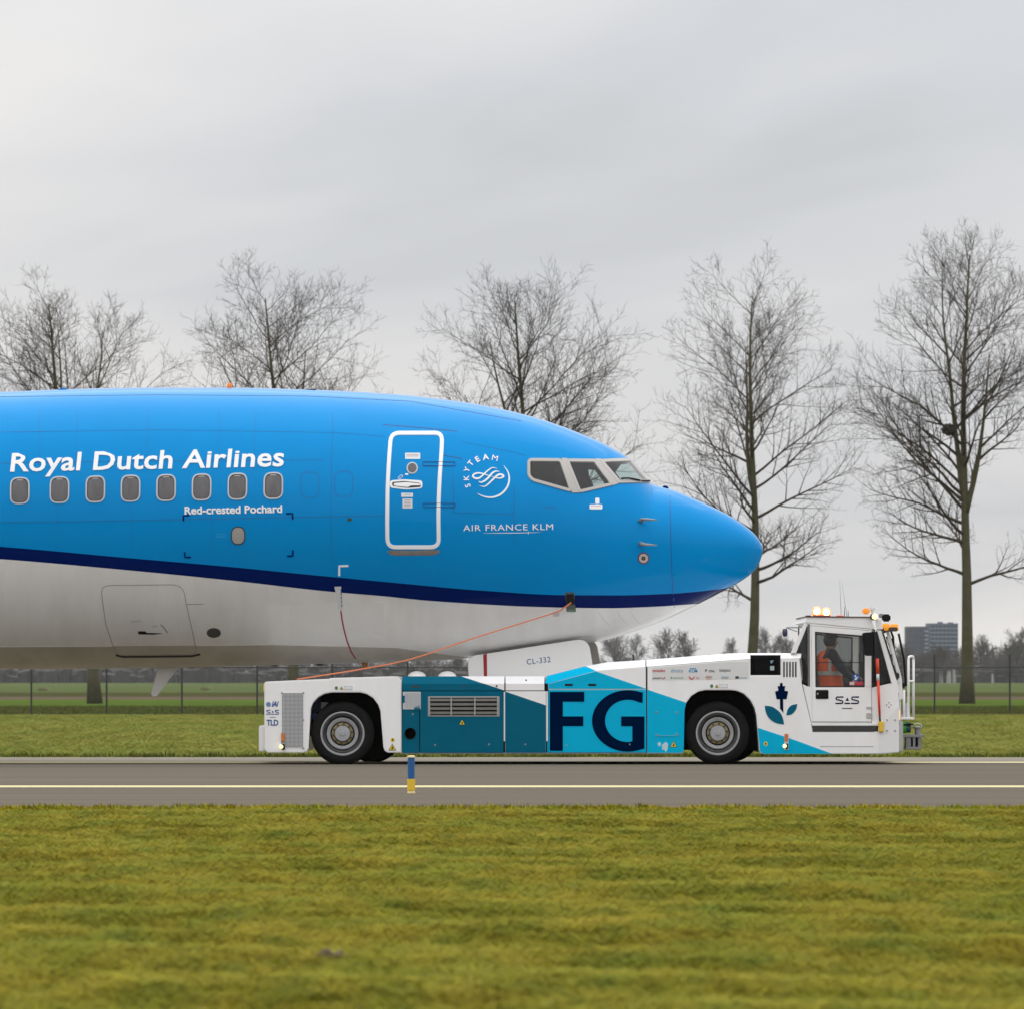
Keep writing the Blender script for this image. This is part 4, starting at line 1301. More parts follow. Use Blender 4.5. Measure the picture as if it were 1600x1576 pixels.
# ------------------------------------------------------------------ cab
CY0, CY1 = YN + .04, YN + TW - .04
DT = .07
GLR = mat('window_rubber', (.012, .011, .011), .6)
cab_roof = plate('cab_roof', [(1257.5, 972), (1261.5, 963), (1360, 963.6), (1368, 983.5), (1366, 982.5)], CY0 - .01, TW - .06, WHITE, tug, .01)
plate('roof_lip', [(1260, 961.8), (1361, 962.6), (1361, 964), (1260, 963.4)], CY0 - .03, TW - .02, mat('roof_lip', (.10, .03, .03), .5), tug, .003)
for side in (0, 1):
    y = CY0 if side == 0 else CY1 - DT
    if side == 0: plate('cab_post', [(1257, 972.4), (1262.5, 973), (1243.6, 1020), (1235.5, 1020)], y, DT, WHITE, tug, .006)
    else: plate('cab_post', [(1276, 973), (1284, 973), (1284, 1020), (1276, 1020)], y, DT, WHITE, tug, .006)
    if side == 0: plate('cab_post', [(1262.5, 973), (1267.4, 973.6), (1270.4, 1133), (1269, 1133), (1254, 1068), (1263, 1072)], y, DT, WHITE, tug, .006)
    plate('cab_post', [(1262.8, 972.9), (1367.5, 982.8), (1368, 985), (1362, 984.6), (1267.4, 976.8)], y, DT, WHITE, tug, .004)
    if side == 0: plate('quarter_pane', [(1261, 978), (1264, 978), (1264, 1070), (1255, 1066), (1252.5, 1020), (1244, 1020)], y + .03, .008, DARKGLASS, tug, 0)
    fg_ = plate('quarter_pane', [(1363.5, 986), (1369.5, 986.2), (1391, 1066), (1363.5, 1072.5)], y + .03, .008, DARKGLASS, tug, 0)
    plate('cab_post', [(1367.8, 983.6), (1377, 984), (1399.5, 1052), (1405, 1091), (1405, 1133), (1373, 1133), (1362.5, 1128.5), (1362.2, 1073.4), (1392.5, 1066.6), (1369.6, 985.2), (1366, 985)], y, DT, WHITE, tug, .006)
    # rubber edges of the quarter windows
    plate('rubber_strip', [(1369, 985.5), (1371, 985.5), (1393, 1066.2), (1391, 1067.2)], y - .006, .04, GLR, tug, 0)
    plate('rubber_strip', [(1362, 985), (1364.6, 985.2), (1364.6, 1072.6), (1362, 1073.2)], y - .006, .04, GLR, tug, 0)
    plate('rubber_strip', [(1263, 974.5), (1265.2, 974.8), (1265.4, 1072), (1263.4, 1071)], y - .006, .04, mat('rust_rubber', (.035, .022, .012), .7), tug, 0)
    # door with its window
    dy = y - .012 if side == 0 else y + .012
    outer = [(1268 if side == 0 else 1285, 977.4), (1361.8, 985.2), (1361.8, 1128), (1269.6 if side == 0 else 1285, 1128)]
    inner = [(1273.4 if side == 0 else 1290, 986.2), (1351.4, 992.6), (1351.4, 1073), (1274.2 if side == 0 else 1290, 1073)]
    bm = bmesh.new()
    fo = [bm.verts.new((Q(*p).x, dy, Q(*p).z)) for p in outer]; fi = [bm.verts.new((Q(*p).x, dy, Q(*p).z)) for p in inner]
    bo = [bm.verts.new((Q(*p).x, dy + DT, Q(*p).z)) for p in outer]; bi = [bm.verts.new((Q(*p).x, dy + DT, Q(*p).z)) for p in inner]
    for i in range(4):
        j = (i + 1) % 4
        bm.faces.new((fo[i], fo[j], fi[j], fi[i])); bm.faces.new((bo[i], bi[i], bi[j], bo[j]))
        bm.faces.new((fo[i], bo[i], bo[j], fo[j])); bm.faces.new((fi[i], fi[j], bi[j], bi[i]))
    bmesh.ops.recalc_face_normals(bm, faces=bm.faces)
    bmesh.ops.bevel(bm, geom=[e for e in bm.edges if e.calc_face_angle(0) > .5], offset=.006, segments=2, affect='EDGES')
    door = from_bm('cab_door', bm, WHITE, tug)
    bm = bmesh.new()
    ii = [(inner[0][0] + 2.6, 988.6), (1349.4, 994.6), (1349.4, 1071), (inner[0][0] + 3, 1071)]
    a = [bm.verts.new((Q(*p).x, dy + .01, Q(*p).z)) for p in inner]; b = [bm.verts.new((Q(*p).x, dy + .01, Q(*p).z)) for p in ii]
    for i in range(4):
        j = (i + 1) % 4
        bm.faces.new((a[i], a[j], b[j], b[i]))
    r = bmesh.ops.extrude_face_region(bm, geom=bm.faces[:])
    for g in r['geom']:
        if isinstance(g, bmesh.types.BMVert): g.co.y += .05
    from_bm('window_rubber', bm, GLR, door)
    plate('window_pane', ii, dy + .03, .008, CABGLASS if side == 0 else FARGLASS, door, 0)
    pbox('sliding_rail', inner[0][0] + 2.6, 1033.6, 1349.4, 1034.8, dy + .02, .01, GLR, door)
    if side == 0:
        plate('handle_plate', rpoly([(1274.6, 1077), (1294.6, 1077), (1294.6, 1091), (1274.6, 1091)], 2, 3), dy - .012, .014, BLACK, door, .004)
        plate('handle', rpoly([(1281, 1079.5), (1292.5, 1079.5), (1292.5, 1088), (1281, 1088)], 1.5, 3), dy - .026, .014, DARK, door, .004)
        lathe('lock', [(0, -.006), (.011, -.005), (.012, 0)], (Q(1277.6, 1083).x, dy - .012, Q(1277.6, 1083).z), SILVER, door, 12)
        sas(1305.5, 1099, 37, 12, FGNAVY, door, dy - .004)
        lathe('round_badge', [(0, -.002), (M(6), -.002), (M(6.2), 0)], (Q(1338, 1057.5).x, dy + .028, Q(1338, 1057.5).z), mat('badge_blue', (.02, .08, .25), .5), door, 24)
        plate('badge_mark', [(1334.5, 1055), (1337.5, 1053.5), (1338.6, 1058), (1342, 1055.5), (1338.4, 1061.5), (1335, 1061.5), (1337.4, 1057)], dy + .022, .003, LABELW, door, 0)
        pbox('red_label', 1327.5, 1064, 1349, 1069.8, dy + .025, .003, mat('label_red', (.45, .03, .06), .5), door)
        pbox('white_label', 1328, 1064.4, 1335, 1069.4, dy + .022, .003, mat('label_pink', (.6, .5, .5), .5), door)
        for yy in (1103, 1113, 1117.5):
            pbox('hinge', 1354, yy, 1362.5, yy + 3.4, dy - .014, .015, mat('hinge_steel', (.5, .48, .45), .4, metal=.4), door, .003)
        for k in range(3): pbox('door_line', 1268.8, 1126.2 - .2, 1361, 1126.6, dy - .002, .003, GREY, door) if k == 0 else None
pbox('step_recess', 1269.5, 1133.4, 1372, 1142, YN + .0, .3, mat('step_dark', (.035, .033, .03), .7), tug)
plate('step_edge', [(1268.6, 1128.6), (1370, 1128.6), (1373, 1133), (1269.6, 1133)], CY0 - .02, .3, WHITE, tug, .005)
pbox('lower_skirt_line', 1281, 1165, 1365, 1165.8, YN - .003, .004, GREY, tug)
plate('front_patch_plate', [(1374, 1142), (1402, 1104), (1404.2, 1104), (1404.2, 1174), (1374, 1176)], YN - .006, .006, mat('patch_white', (.74, .74, .745), .4), tug, .002)
for x, y in ((1386, 1124), (1398.5, 1124), (1386, 1140.5), (1398.5, 1140.5)):
    lathe('latch_stud', [(0, -.016), (.011, -.014), (.012, 0.0)], (X_of(x, YN), YN - .004, Z_of(y, YN)), GREY, tug, 10)
for x, y in ((1389, 1097), (1385.5, 1100.5), (1392.5, 1100.5), (1389, 1104)):
    lathe('latch_stud', [(0, -.006), (.009, -.005), (.01, 0.0)], (X_of(x, CY0), CY0, Z_of(y, CY0)), GREY, tug, 8)
# cab floor, rear wall, front wall, windscreen
xa, xb = Q(1262, 0).x, Q(1404, 0).x
box('cab_floor', (xa, CY0 + .07, Z_of(1133, YN)), (xb - .02, CY1 - .07, Z_of(1129, YN)), DARK, tug)
box('cab_rear_wall', (Q(1256, 0).x, CY0 + .3, Z_of(1128, YN)), (Q(1259, 0).x, CY1 - .3, Z_of(1028, YN)), DGREY, tug)
box('front_wall', (Q(1396, 0).x, CY0 + .08, Z_of(1174, YN)), (Q(1404.5, 0).x, CY1 - .08, Z_of(1066, YN)), WHITE, tug, .01)
box('dashboard', (Q(1366, 0).x, CY0 + .12, Z_of(1090, YN)), (Q(1394, 0).x, CY1 - .12, Z_of(1068, YN)), DGREY, tug, .03)
bm = bmesh.new()
vv = [bm.verts.new(p) for p in ((Q(1377, 0).x, CY0 + .08, Z_of(986, YN)), (Q(1377, 0).x, CY1 - .08, Z_of(986, YN)), (Q(1399, 0).x, CY1 - .08, Z_of(1062, YN)), (Q(1399, 0).x, CY0 + .08, Z_of(1062, YN)))]
bm.faces.new(vv)
from_bm('windscreen', bm, CABGLASS, tug)
for yy in (CY0 + 1.28, CY0 + 2.6):
    tube('windscreen_post', [(Q(1377.5, 0).x, yy, Z_of(984, YN)), (Q(1400, 0).x, yy, Z_of(1064, YN))], .035, WHITE, tug, 8)
for k, yy in enumerate((CY0 + .35, CY0 + 1.7)):
    tube('windscreen_wiper', [(Q(1393 - 8 * k, 0).x + .12, yy, Z_of(989, YN)), (Q(1404 - 4 * k, 0).x + .1, yy + .05, Z_of(1030, YN)), (Q(1416 - 8 * k, 0).x + .02, yy + .1, Z_of(1071, YN))], .016, BLACK, tug, 6)
plate('windscreen_edge', [(1378, 986), (1380.5, 986), (1402, 1056), (1400, 1058)], CY0 - .004, .03, GLR, tug, 0)
for k_, (x_, y_) in enumerate(((1384, 998), (1389, 1014), (1394.5, 1032))):
    plate('hinge_bracket', rpoly([(x_, y_), (x_ + 5, y_ - .5), (x_ + 7, y_ + 6), (x_ + 2, y_ + 6.5)], 1, 2), CY0 + .30, .05, mat('bracket_grey', (.55, .55, .55), .45), tug, .004)
pbox('wiper_motor', 1406, 1066, 1417, 1074, CY0 + .4, .2, BLACK, tug, .01)
pbox('wiper_gear', 1399, 1050, 1407, 1060, CY0 + .25, .15, DGREY, tug, .015)
pbox('wiper_gear', 1401, 1062, 1408, 1066, CY0 + .25, .15, LABELW, tug, .008)
plate('front_quarter_frame', [(1386, 984), (1391, 985), (1411, 1058), (1413, 1092), (1405, 1092), (1404.5, 1056)], CY0 + .32, .06, WHITE, tug, .006)
plate('front_quarter_frame', [(1392, 985), (1396, 988), (1407, 1020), (1403, 1022)], CY0 + 2.5, .06, WHITE, tug, .006)
# interior
seat = bpy.data.objects.new('driver_seat', None); COL.objects.link(seat); seat.parent = tug
SY = YN + .85
box('seat_base', (Q(1280, 0).x, SY - .24, Z_of(1128, YN)), (Q(1318, 0).x, SY + .24, Z_of(1092, YN)), DARK, seat, .02)
box('seat_cushion', (Q(1279, 0).x, SY - .25, Z_of(1094, YN)), (Q(1328, 0).x, SY + .25, Z_of(1083, YN)), DGREY, seat, .03)
plate('seat_back', rpoly([(1266.5, 1018), (1275, 1016), (1285, 1082), (1274, 1084)], 3, 3), SY - .24, .48, DGREY, seat, .03)
plate('headrest', rpoly([(1268, 1000), (1275.5, 999), (1276.5, 1012), (1268.5, 1013)], 3, 3), SY - .13, .26, DARK, seat, .02)
stw = []
ctr = Q(1345, 1062); ctr.y = SY
for i in range(25):
    a = 2 * math.pi * i / 24
    stw.append(ctr + Vector((-.11 * math.sin(a), .2 * math.cos(a), .165 * math.sin(a))))
tube('steering_wheel', stw, .017, BLACK, tug, 8)
tube('steering_column', [ctr, ctr + Vector((.22, 0, -.2))], .03, BLACK, tug, 8)

# exterior fittings of the cab
mir = plate('door_mirror', rpoly([(1346, 989), (1350, 987.6), (1363, 987), (1364.4, 990), (1362.6, 1024), (1350.5, 1024)], 3, 3), YN - .24, .1, BLACK, tug, .02)
tube('mirror_arm', [(Q(1364, 0).x, CY0, Z_of(983, YN)), (Q(1365, 0).x, YN - .2, Z_of(984, YN)), (Q(1365, 0).x, YN - .2, Z_of(1060, YN)), (Q(1366, 0).x, CY0, Z_of(1063, YN))], .012, BLACK, tug, 8)
pbox('door_guard_strip', 1352.6, 1024.6, 1361.6, 1072, CY0 - .02, .02, WHITE, tug, .004)
rm = vlathe('rear_mirror', [(0.0, -.062), (.026, -.055), (.036, -.03), (.038, .02), (.03, .05), (0, .06)], (Q(1227, 0).x, CY0 + .1, Z_of(987.5, YN)), mat('mirror_blue', (.02, .025, .08), .25, coat=.5), tug)
tube('mirror_arm', [(Q(1229, 0).x, CY0 + .1, Z_of(981, YN)), (Q(1231, 0).x, CY0 + .1, Z_of(979.5, YN)), (Q(1253, 0).x, CY0 + .06, Z_of(979.5, YN))], .010, GREY, tug, 8)
tube('mirror_arm', [(Q(1232, 0).x, CY0 + .1, Z_of(981, YN)), (Q(1246, 0).x, CY0 + .06, Z_of(986, YN))], .007, GREY, tug, 8)
pbox('lamp_base', 1272, 960, 1298.5, 962.4, CY0 + .2, .2, mat('lamp_base_red', (.3, .05, .02), .4), tug, .004)
pbox('roof_rail', 1260, 960.6, 1268, 962.6, CY0 + .1, .3, mat('dark_red', (.06, .012, .02), .5), tug, .004)
for x, y in ((1277.6, 954.8), (1292.4, 956.4)):
    wb = vlathe('warning_beacon', [(.062, -.05), (.068, -.03), (.066, .02), (.05, .055), (.022, .07), (0, .072)], (Q(x, 0).x, CY0 + .3, Z_of(y, YN)), LITORANGE, tug)
    lathe('bulb', [(0, -.02), (M(2.8), -.016), (M(4.8), -.004), (M(5.2), .01)], (Q(x, 0).x, CY0 + .3 - .066, Z_of(y - .3, YN)), LITBULB, wb, 20)
vlathe('roof_puck', [(.055, -.02), (.05, .005), (.02, .015), (0, .016)], (Q(1315, 0).x, CY0 + .5, Z_of(961, YN)), mat('puck_red', (.6, .1, .06), .3), tug)
for x, y, d in ((1317.4, 905, -.02), (1326.5, 912, -.07), (1322.5, 946, 0), (1328.4, 952, 0)):
    tube('whip_antenna', [(Q(x, 0).x, CY0 + .6, Z_of(962, YN)), (Q(x, 0).x + d, CY0 + .6, Z_of(y, YN))], [.006 if y > 940 else .004, .0025], BLACK if y > 940 else GREY, tug, 5)
pbox('front_beacon', 1349, 949.4, 1360.6, 958.6, CY0 + .25, .14, AMBER, tug, .02)
pbox('beacon_housing', 1360.4, 945, 1369.6, 956, CY0 + .3, .16, LABELW, tug, .03)
lathe('work_lamp', [(.0, -.012), (M(4.6), -.008), (M(5.2), .0), (M(5.6), .09), (0, .1)], (Q(1365, 0).x, YN - .05, Z_of(963, YN)), BLACK, tug, 24)
lathe('work_lamp_lens', [(.0, -.03), (M(3), -.026), (M(4.4), -.01), (M(4.5), .0)], (Q(1366.4, 0).x, YN - .055, Z_of(962.6, YN)), LITWARM, tug, 20)
plate('lamp_bracket', [(1368, 966), (1377, 968), (1380, 982), (1370, 983)], CY0 - .01, .05, WHITE, tug, .004)
pbox('roof_camera', 1381, 958.4, 1394, 970, CY0 + .4, .2, BLACK, tug, .02)
pbox('camera_mount', 1376, 957.5, 1383, 964, CY0 + .45, .12, GREY, tug, .01)
for x in (1386, 1402.5):
    vlathe('front_beacon', [(.055, -.05), (.06, -.04), (.06, .02), (.05, .045), (0, .05)], (Q(x, 0).x, CY0 + (.25 if x < 1390 else .9), Z_of(978.6, YN)), AMBER, tug)
pbox('beacon_bar', 1372, 979, 1404, 985.5, CY0 + .2, .25, mat('bar_dark', (.06, .04, .03), .6), tug, .01)
plate('far_door_mirror', rpoly([(1404, 992), (1413, 990), (1419, 1000), (1417, 1024), (1406, 1026)], 2, 3), YN + TW + .1, .1, BLACK, tug, .02)
tube('mirror_arm', [(Q(1403, 0).x, CY1, Z_of(984, YN)), (Q(1414, 0).x, YN + TW + .1, Z_of(981, YN)), (Q(1418, 0).x, YN + TW + .1, Z_of(992, YN)), (Q(1419, 0).x, YN + TW + .1, Z_of(1012, YN))], .018, BLACK, tug, 8)
# front rails, winch, hitch
def rail_pt(px, py, yy): return (X_of(px, CY0 + yy), CY0 + yy, Z_of(py, CY0 + yy))


RW = mat('rail_white', (.78, .78, .785), .4)
for xx, ya, yb, yy in ((1419.4, 1029, 1121, .7), (1427.4, 1027, 1121, 1.5), (1412.4, 1077, 1124, .35)):
    tube('handrail', [rail_pt(xx, yb, yy), rail_pt(xx, ya, yy)], .017, RW, tug, 10)
tube('handrail', [rail_pt(1419.4, 1029, .7), rail_pt(1420.2, 1025.6, .78), rail_pt(1423.4, 1024.4, 1.1), rail_pt(1426.6, 1025, 1.42), rail_pt(1427.4, 1027.5, 1.5)], .017, RW, tug, 10)
tube('handrail', [rail_pt(1419.4, 1063, .7), rail_pt(1427.4, 1063.4, 1.5)], .014, RW, tug, 10)
a_ = rail_pt(1405, 1123.5, .3); b_ = rail_pt(1429, 1120, .3)
box('front_step', (a_[0], CY0 + .3, a_[2]), (b_[0], CY0 + 2.0, b_[2]), WHITE, tug, .006)
a_ = rail_pt(1413.5, 1121, 1.0); b_ = rail_pt(1422, 1098, 1.0)
box('front_box', (a_[0], CY0 + 1.0, a_[2]), (b_[0], CY0 + 1.5, b_[2]), mat('box_grey', (.40, .40, .41), .5), tug, .01)
plate('front_bracket', [(1400, 1092), (1409, 1092), (1410, 1124), (1404, 1126)], CY0 + .2, .05, mat('bracket_grey', (.55, .55, .55), .45), tug, .004)
plate('bracket_slot', rpoly([(1402.5, 1084), (1405.5, 1080), (1406.5, 1096), (1403, 1099)], 1, 2), CY0 + .19, .01, DGREY, tug, 0)
pbox('front_bumper', 1404.5, 1125, 1412, 1174, CY0 + .1, TW - .3, mat('bumper_grey', (.50, .50, .49), .5, var=.2), tug, .012)
pbox('front_lamp', 1404.2, 1108, 1407, 1124, CY0 + .05, .12, mat('warm_lens', (.9, .6, .35), .3, emit=.5), tug, .006)
gx0, gx1, gz = Q(1408, 0).x, Q(1418, 0).x, Z_of(1136, YN)
tube('winch_drum', [(gx0, CY0 + .35, gz), (gx0 + .02, CY0 + .35, gz), (gx1, CY0 + .35, gz)], [M(8), M(9.2), M(8.6)], GREEN, tug, 24, smooth=False)
tube('winch_drum', [(gx1, CY0 + .35, gz), (Q(1425, 0).x, CY0 + .35, gz)], M(8.2), mat('drum_dark', (.02, .06, .09), .4), tug, 24, smooth=False)
pbox('drum_strap', 1413, 1130, 1429, 1132, CY0 + .24, .1, BLACK, tug, .004)
HD = CY0 + .22
ht = bpy.data.objects.new('tow_hitch', None); COL.objects.link(ht); ht.parent = tug
GM = mat('hitch_grey', (.26, .26, .265), .5, metal=.3, var=.3, vscale=12)
pbox('jaw', 1411, 1147, 1446, 1151.5, HD, .5, GM, ht, .008)
pbox('jaw', 1416, 1166, 1441, 1170.5, HD, .5, GM, ht, .008)
pbox('jaw_back', 1417, 1151.5, 1441, 1167, HD + .3, .05, DGREY, ht)
pbox('jaw_plate', 1417, 1151.5, 1425, 1166, HD + .02, .4, GM, ht, .006)
pbox('jaw_plate', 1428, 1151.5, 1432, 1166, HD + .02, .2, GM, ht, .004)
pbox('jaw_plate', 1436, 1151.5, 1441, 1167, HD + .02, .4, GM, ht, .006)
vlathe('hitch_pin', [(.04, -.06), (.04, .05), (.055, .06), (.055, .08), (.02, .09), (0, .09)], (Q(1436, 0).x, HD + .14, Z_of(1144, YN)), GM, ht, 16)
rg_ = [(Q(1436, 0).x + .058 * math.cos(a), HD + .14, Z_of(1134, YN) + .04 * math.sin(a)) for a in [2 * math.pi * i / 20 for i in range(21)]]
tube('pin_ring', rg_, .008, SILVER, ht, 6)
# red and white marker pole on the door sill
pole = bpy.data.objects.new('marker_pole', None); COL.objects.link(pole); pole.parent = tug
PY = CY0 - .06
def QX(px, Y): return X_of(px, Y)


def pp_(px, py): return (Q(px, 0).x, PY, Z_of(py, YN))
tube('pole_red', [pp_(1370.6, 1028), pp_(1371.4, 1052)], M(2.6), REDPOLE, pole, 10)
tube('pole_white', [pp_(1371.4, 1052), pp_(1371.8, 1062.5)], M(2.4), LABELW, pole, 10)
tube('pole_red', [pp_(1371.8, 1062.5), pp_(1374.4, 1117)], [M(2.4), M(1.8)], REDPOLE, pole, 10)
tube('pole_spring', [pp_(1374.4, 1117), pp_(1375, 1127)], M(1.6), DGREY, pole, 10)
box('pole_foot', (Q(1372.6, 0).x, PY - .03, Z_of(1142.5, YN)), (Q(1380.4, 0).x, PY + .1, Z_of(1126.5, YN)), YELLOW, pole, .008)

# ------------------------------------------------------------------ the driver
VEST = mat('orange_vest', (.95, .12, .0), .7, var=.25, vscale=14)
REFL = mat('reflective_tape', (.46, .46, .43), .5)
SKIN = mat('skin', (.40, .22, .15), .55)
JACK = mat('dark_jacket', (.012, .015, .025), .8)
HAIR = mat('dark_hair', (.012, .009, .008), .6)


def person():
    def W_(px, py, dy=0.0): return Vector((Q(px, 0).x, SY + dy, Z_of(py, YN)))
    pts = {}
    vs, es, rad = [], [], []

    def add(k, p, r, parent=None):
        pts[k] = len(vs); vs.append(p); rad.append(r)
        if parent is not None: es.append((pts[parent], pts[k]))
    add('pelvis', W_(1293, 1079), .17)
    add('waist', W_(1294, 1062), .165, 'pelvis')
    add('chest', W_(1296, 1040), .175, 'waist')
    add('upper', W_(1297, 1024), .14, 'chest')
    add('neck', W_(1300, 1014), .062, 'upper')
    add('jaw', W_(1303.5, 1007.5), .072, 'neck')
    add('skull', W_(1304, 1001), .098, 'jaw')
    add('crown', W_(1303, 994.5), .07, 'skull')
    for s in (-1, 1):
        n = 'a%d' % s
        add(n + 'sh', W_(1303, 1021, s * .2), .088, 'upper')
        add(n + 'el', W_(1320, 1047, s * .25), .058, n + 'sh')
        add(n + 'wr', W_(1336, 1058, s * .2), .034, n + 'el')
        add(n + 'ha', W_(1343, 1059.5, s * .19), .036, n + 'wr')
        n = 'l%d' % s
        add(n + 'hip', W_(1296, 1083, s * .1), .095, 'pelvis')
        add(n + 'kn', W_(1338, 1083, s * .13), .065, n + 'hip')
        add(n + 'an', W_(1345, 1118, s * .13), .045, n + 'kn')
        add(n + 'toe', W_(1360, 1122, s * .13), .04, n + 'an')
    me = bpy.data.meshes.new('person')
    me.from_pydata([tuple(v) for v in vs], es, [])
    o = bpy.data.objects.new('person', me)
    COL.objects.link(o)
    md = o.modifiers.new('skin', 'SKIN')
    for i, sv in enumerate(me.skin_vertices[0].data):
        sv.radius = (rad[i], rad[i]); sv.use_root = (i == 0)
    ss = o.modifiers.new('sub', 'SUBSURF'); ss.levels = 2; ss.render_levels = 2
    bpy.context.view_layer.update()
    em_ = bpy.data.meshes.new_from_object(o.evaluated_get(bpy.context.evaluated_depsgraph_get()))
    bpy.data.objects.remove(o)
    bm = bmesh.new(); bm.from_mesh(em_)
    neckz = Z_of(1013, YN)
    wristx = Q(1337, 0).x
    # fingers closed round the wheel rim
    for s in (-1, 1):
        hp = vs[pts['a%dha' % s]]
        for i, ln in enumerate((.075, .085, .08, .065)):
            b = hp + Vector((.01, (i - 1.5) * .019, .0))
            path = [b, b + Vector((.03, 0, .012)), b + Vector((.03 + ln * .35, 0, -.006)), b + Vector((.028 + ln * .25, 0, -.032))]
            V, Fc = tube_data(path, [.0095, .009, .0085, .007], 6)
            q = [bm.verts.new(v) for v in V]
            for f in Fc: bm.faces.new([q[k] for k in f])
        b = hp + Vector((-.015, -s * .03, .01))
        V, Fc = tube_data([b, b + Vector((.03, -s * .018, .02)), b + Vector((.058, -s * .012, .016))], [.012, .011, .008], 6)
        q = [bm.verts.new(v) for v in V]
        for f in Fc: bm.faces.new([q[k] for k in f])
    # nose
    V, Fc = tube_data([W_(1309.5, 1000), W_(1313.6, 1003.2), W_(1310.6, 1005)], [.006, .013, .008], 6)
    q = [bm.verts.new(v) for v in V]
    for f in Fc: bm.faces.new([q[k] for k in f])
    for f in bm.faces:
        c = f.calc_center_median()
        f.smooth = True
        head = c.z > neckz and Q(1286, 0).x < c.x < Q(1320, 0).x
        hand = c.x > wristx and Z_of(1072, YN) < c.z < Z_of(1045, YN)
        f.material_index = 1 if head or hand else 0
    p = from_bm('person', bm, [JACK, SKIN])
    tag(p, 'dark-haired driver in an orange hi-vis vest sitting in the tractor cab', 'person')
    # hair cap
    bm = bmesh.new()
    bmesh.ops.create_uvsphere(bm, u_segments=32, v_segments=24, radius=1.0)
    for v in bm.verts:
        v.co = W_(1302.4, 998.8) + Vector((v.co.x * .112, v.co.y * .104, v.co.z * .112))
    cut = [v for v in bm.verts if v.co.x > Q(1310.5, 0).x and v.co.z < Z_of(997, YN) or v.co.z < Z_of(1009, YN)]
    bmesh.ops.delete(bm, geom=cut, context='VERTS')
    from_bm('hair', bm, HAIR, p, True)
    for s in (-1, 1):
        bm = bmesh.new()
        bmesh.ops.create_uvsphere(bm, u_segments=8, v_segments=6, radius=1.0)
        for v in bm.verts: v.co = W_(1310.5, 1000.5, s * .035) + Vector((v.co.x * .012, v.co.y * .014, v.co.z * .010))
        from_bm('eye', bm, BLACK, p, True)
    # vest: a shell round the torso with tape over shoulder and waist
    rings = [(1082, 1297, .235, .235), (1077, 1297, .235, .235), (1062, 1296, .222, .23), (1050, 1296, .215, .235), (1038, 1297, .205, .24), (1028, 1297.5, .185, .23), (1020, 1298.5, .145, .19), (1015.5, 1299, .10, .12)]
    bm = bmesh.new()
    rows = []
    for py, px, rx, ry in rings:
        c = W_(px, py)
        rows.append([bm.verts.new(c + Vector((rx * math.cos(a), ry * math.sin(a), 0))) for a in [2 * math.pi * i / 28 for i in range(28)]])
    for r0, r1 in zip(rows, rows[1:]):
        for i in range(28): bm.faces.new((r0[i], r0[(i + 1) % 28], r1[(i + 1) % 28], r1[i]))
    bmesh.ops.subdivide_edges(bm, edges=bm.edges[:], cuts=1, use_grid_fill=True, smooth=0.4)
    v = from_bm('safety_vest', bm, VEST, p, True)
    for py, th in ((1051, 3.2),):
        rows = []
        V, Fc = [], []
        for e in (-th, th):
            c = W_(1296, py + e)
            for i in range(28):
                a = 2 * math.pi * i / 28
                V.append(c + Vector((.226 * math.cos(a), .246 * math.sin(a), 0)))
        for i in range(28): Fc.append((i, (i + 1) % 28, 28 + (i + 1) % 28, 28 + i))
        from_data('reflective_band', V, Fc, REFL, v, True)
    V = [W_(1298, 1018.5, -.185), W_(1303, 1018.5, -.18), W_(1302, 1033, -.252), W_(1297, 1033, -.254), W_(1302, 1048, -.25), W_(1297, 1048, -.255)]
    from_data('reflective_band', V, [(0, 1, 2, 3), (3, 2, 4, 5)], REFL, v)
    return p


person()

# ------------------------------------------------------------------ orange steering strap
a = S(892, 939, 0.03); b = S(862, 954, .05)
cp = [a, S(880, 945.5, .05), b]
e = Vector((X_of(463, YN), YN + .25, Z_of(1060.5, YN + .25)))
for px, py, t in ((741, 996, .3), (645, 1028, .54), (568, 1044, .73)):
    y = b.y + (e.y - b.y) * t
    cp.append(Vector((X_of(px, y), y, Z_of(py, y))))
cp.append(e)
cord = tube('safety_cord', smoothpath(cp, 8), 0.0095, CORD, None, 8)
tag(cord, 'thin orange cord strung from the dark hatch in the airliner nose to the tractor rear', 'cord')

# =================================================================== GROUND
def Yrow(py): return EYE * F / (py - HY)


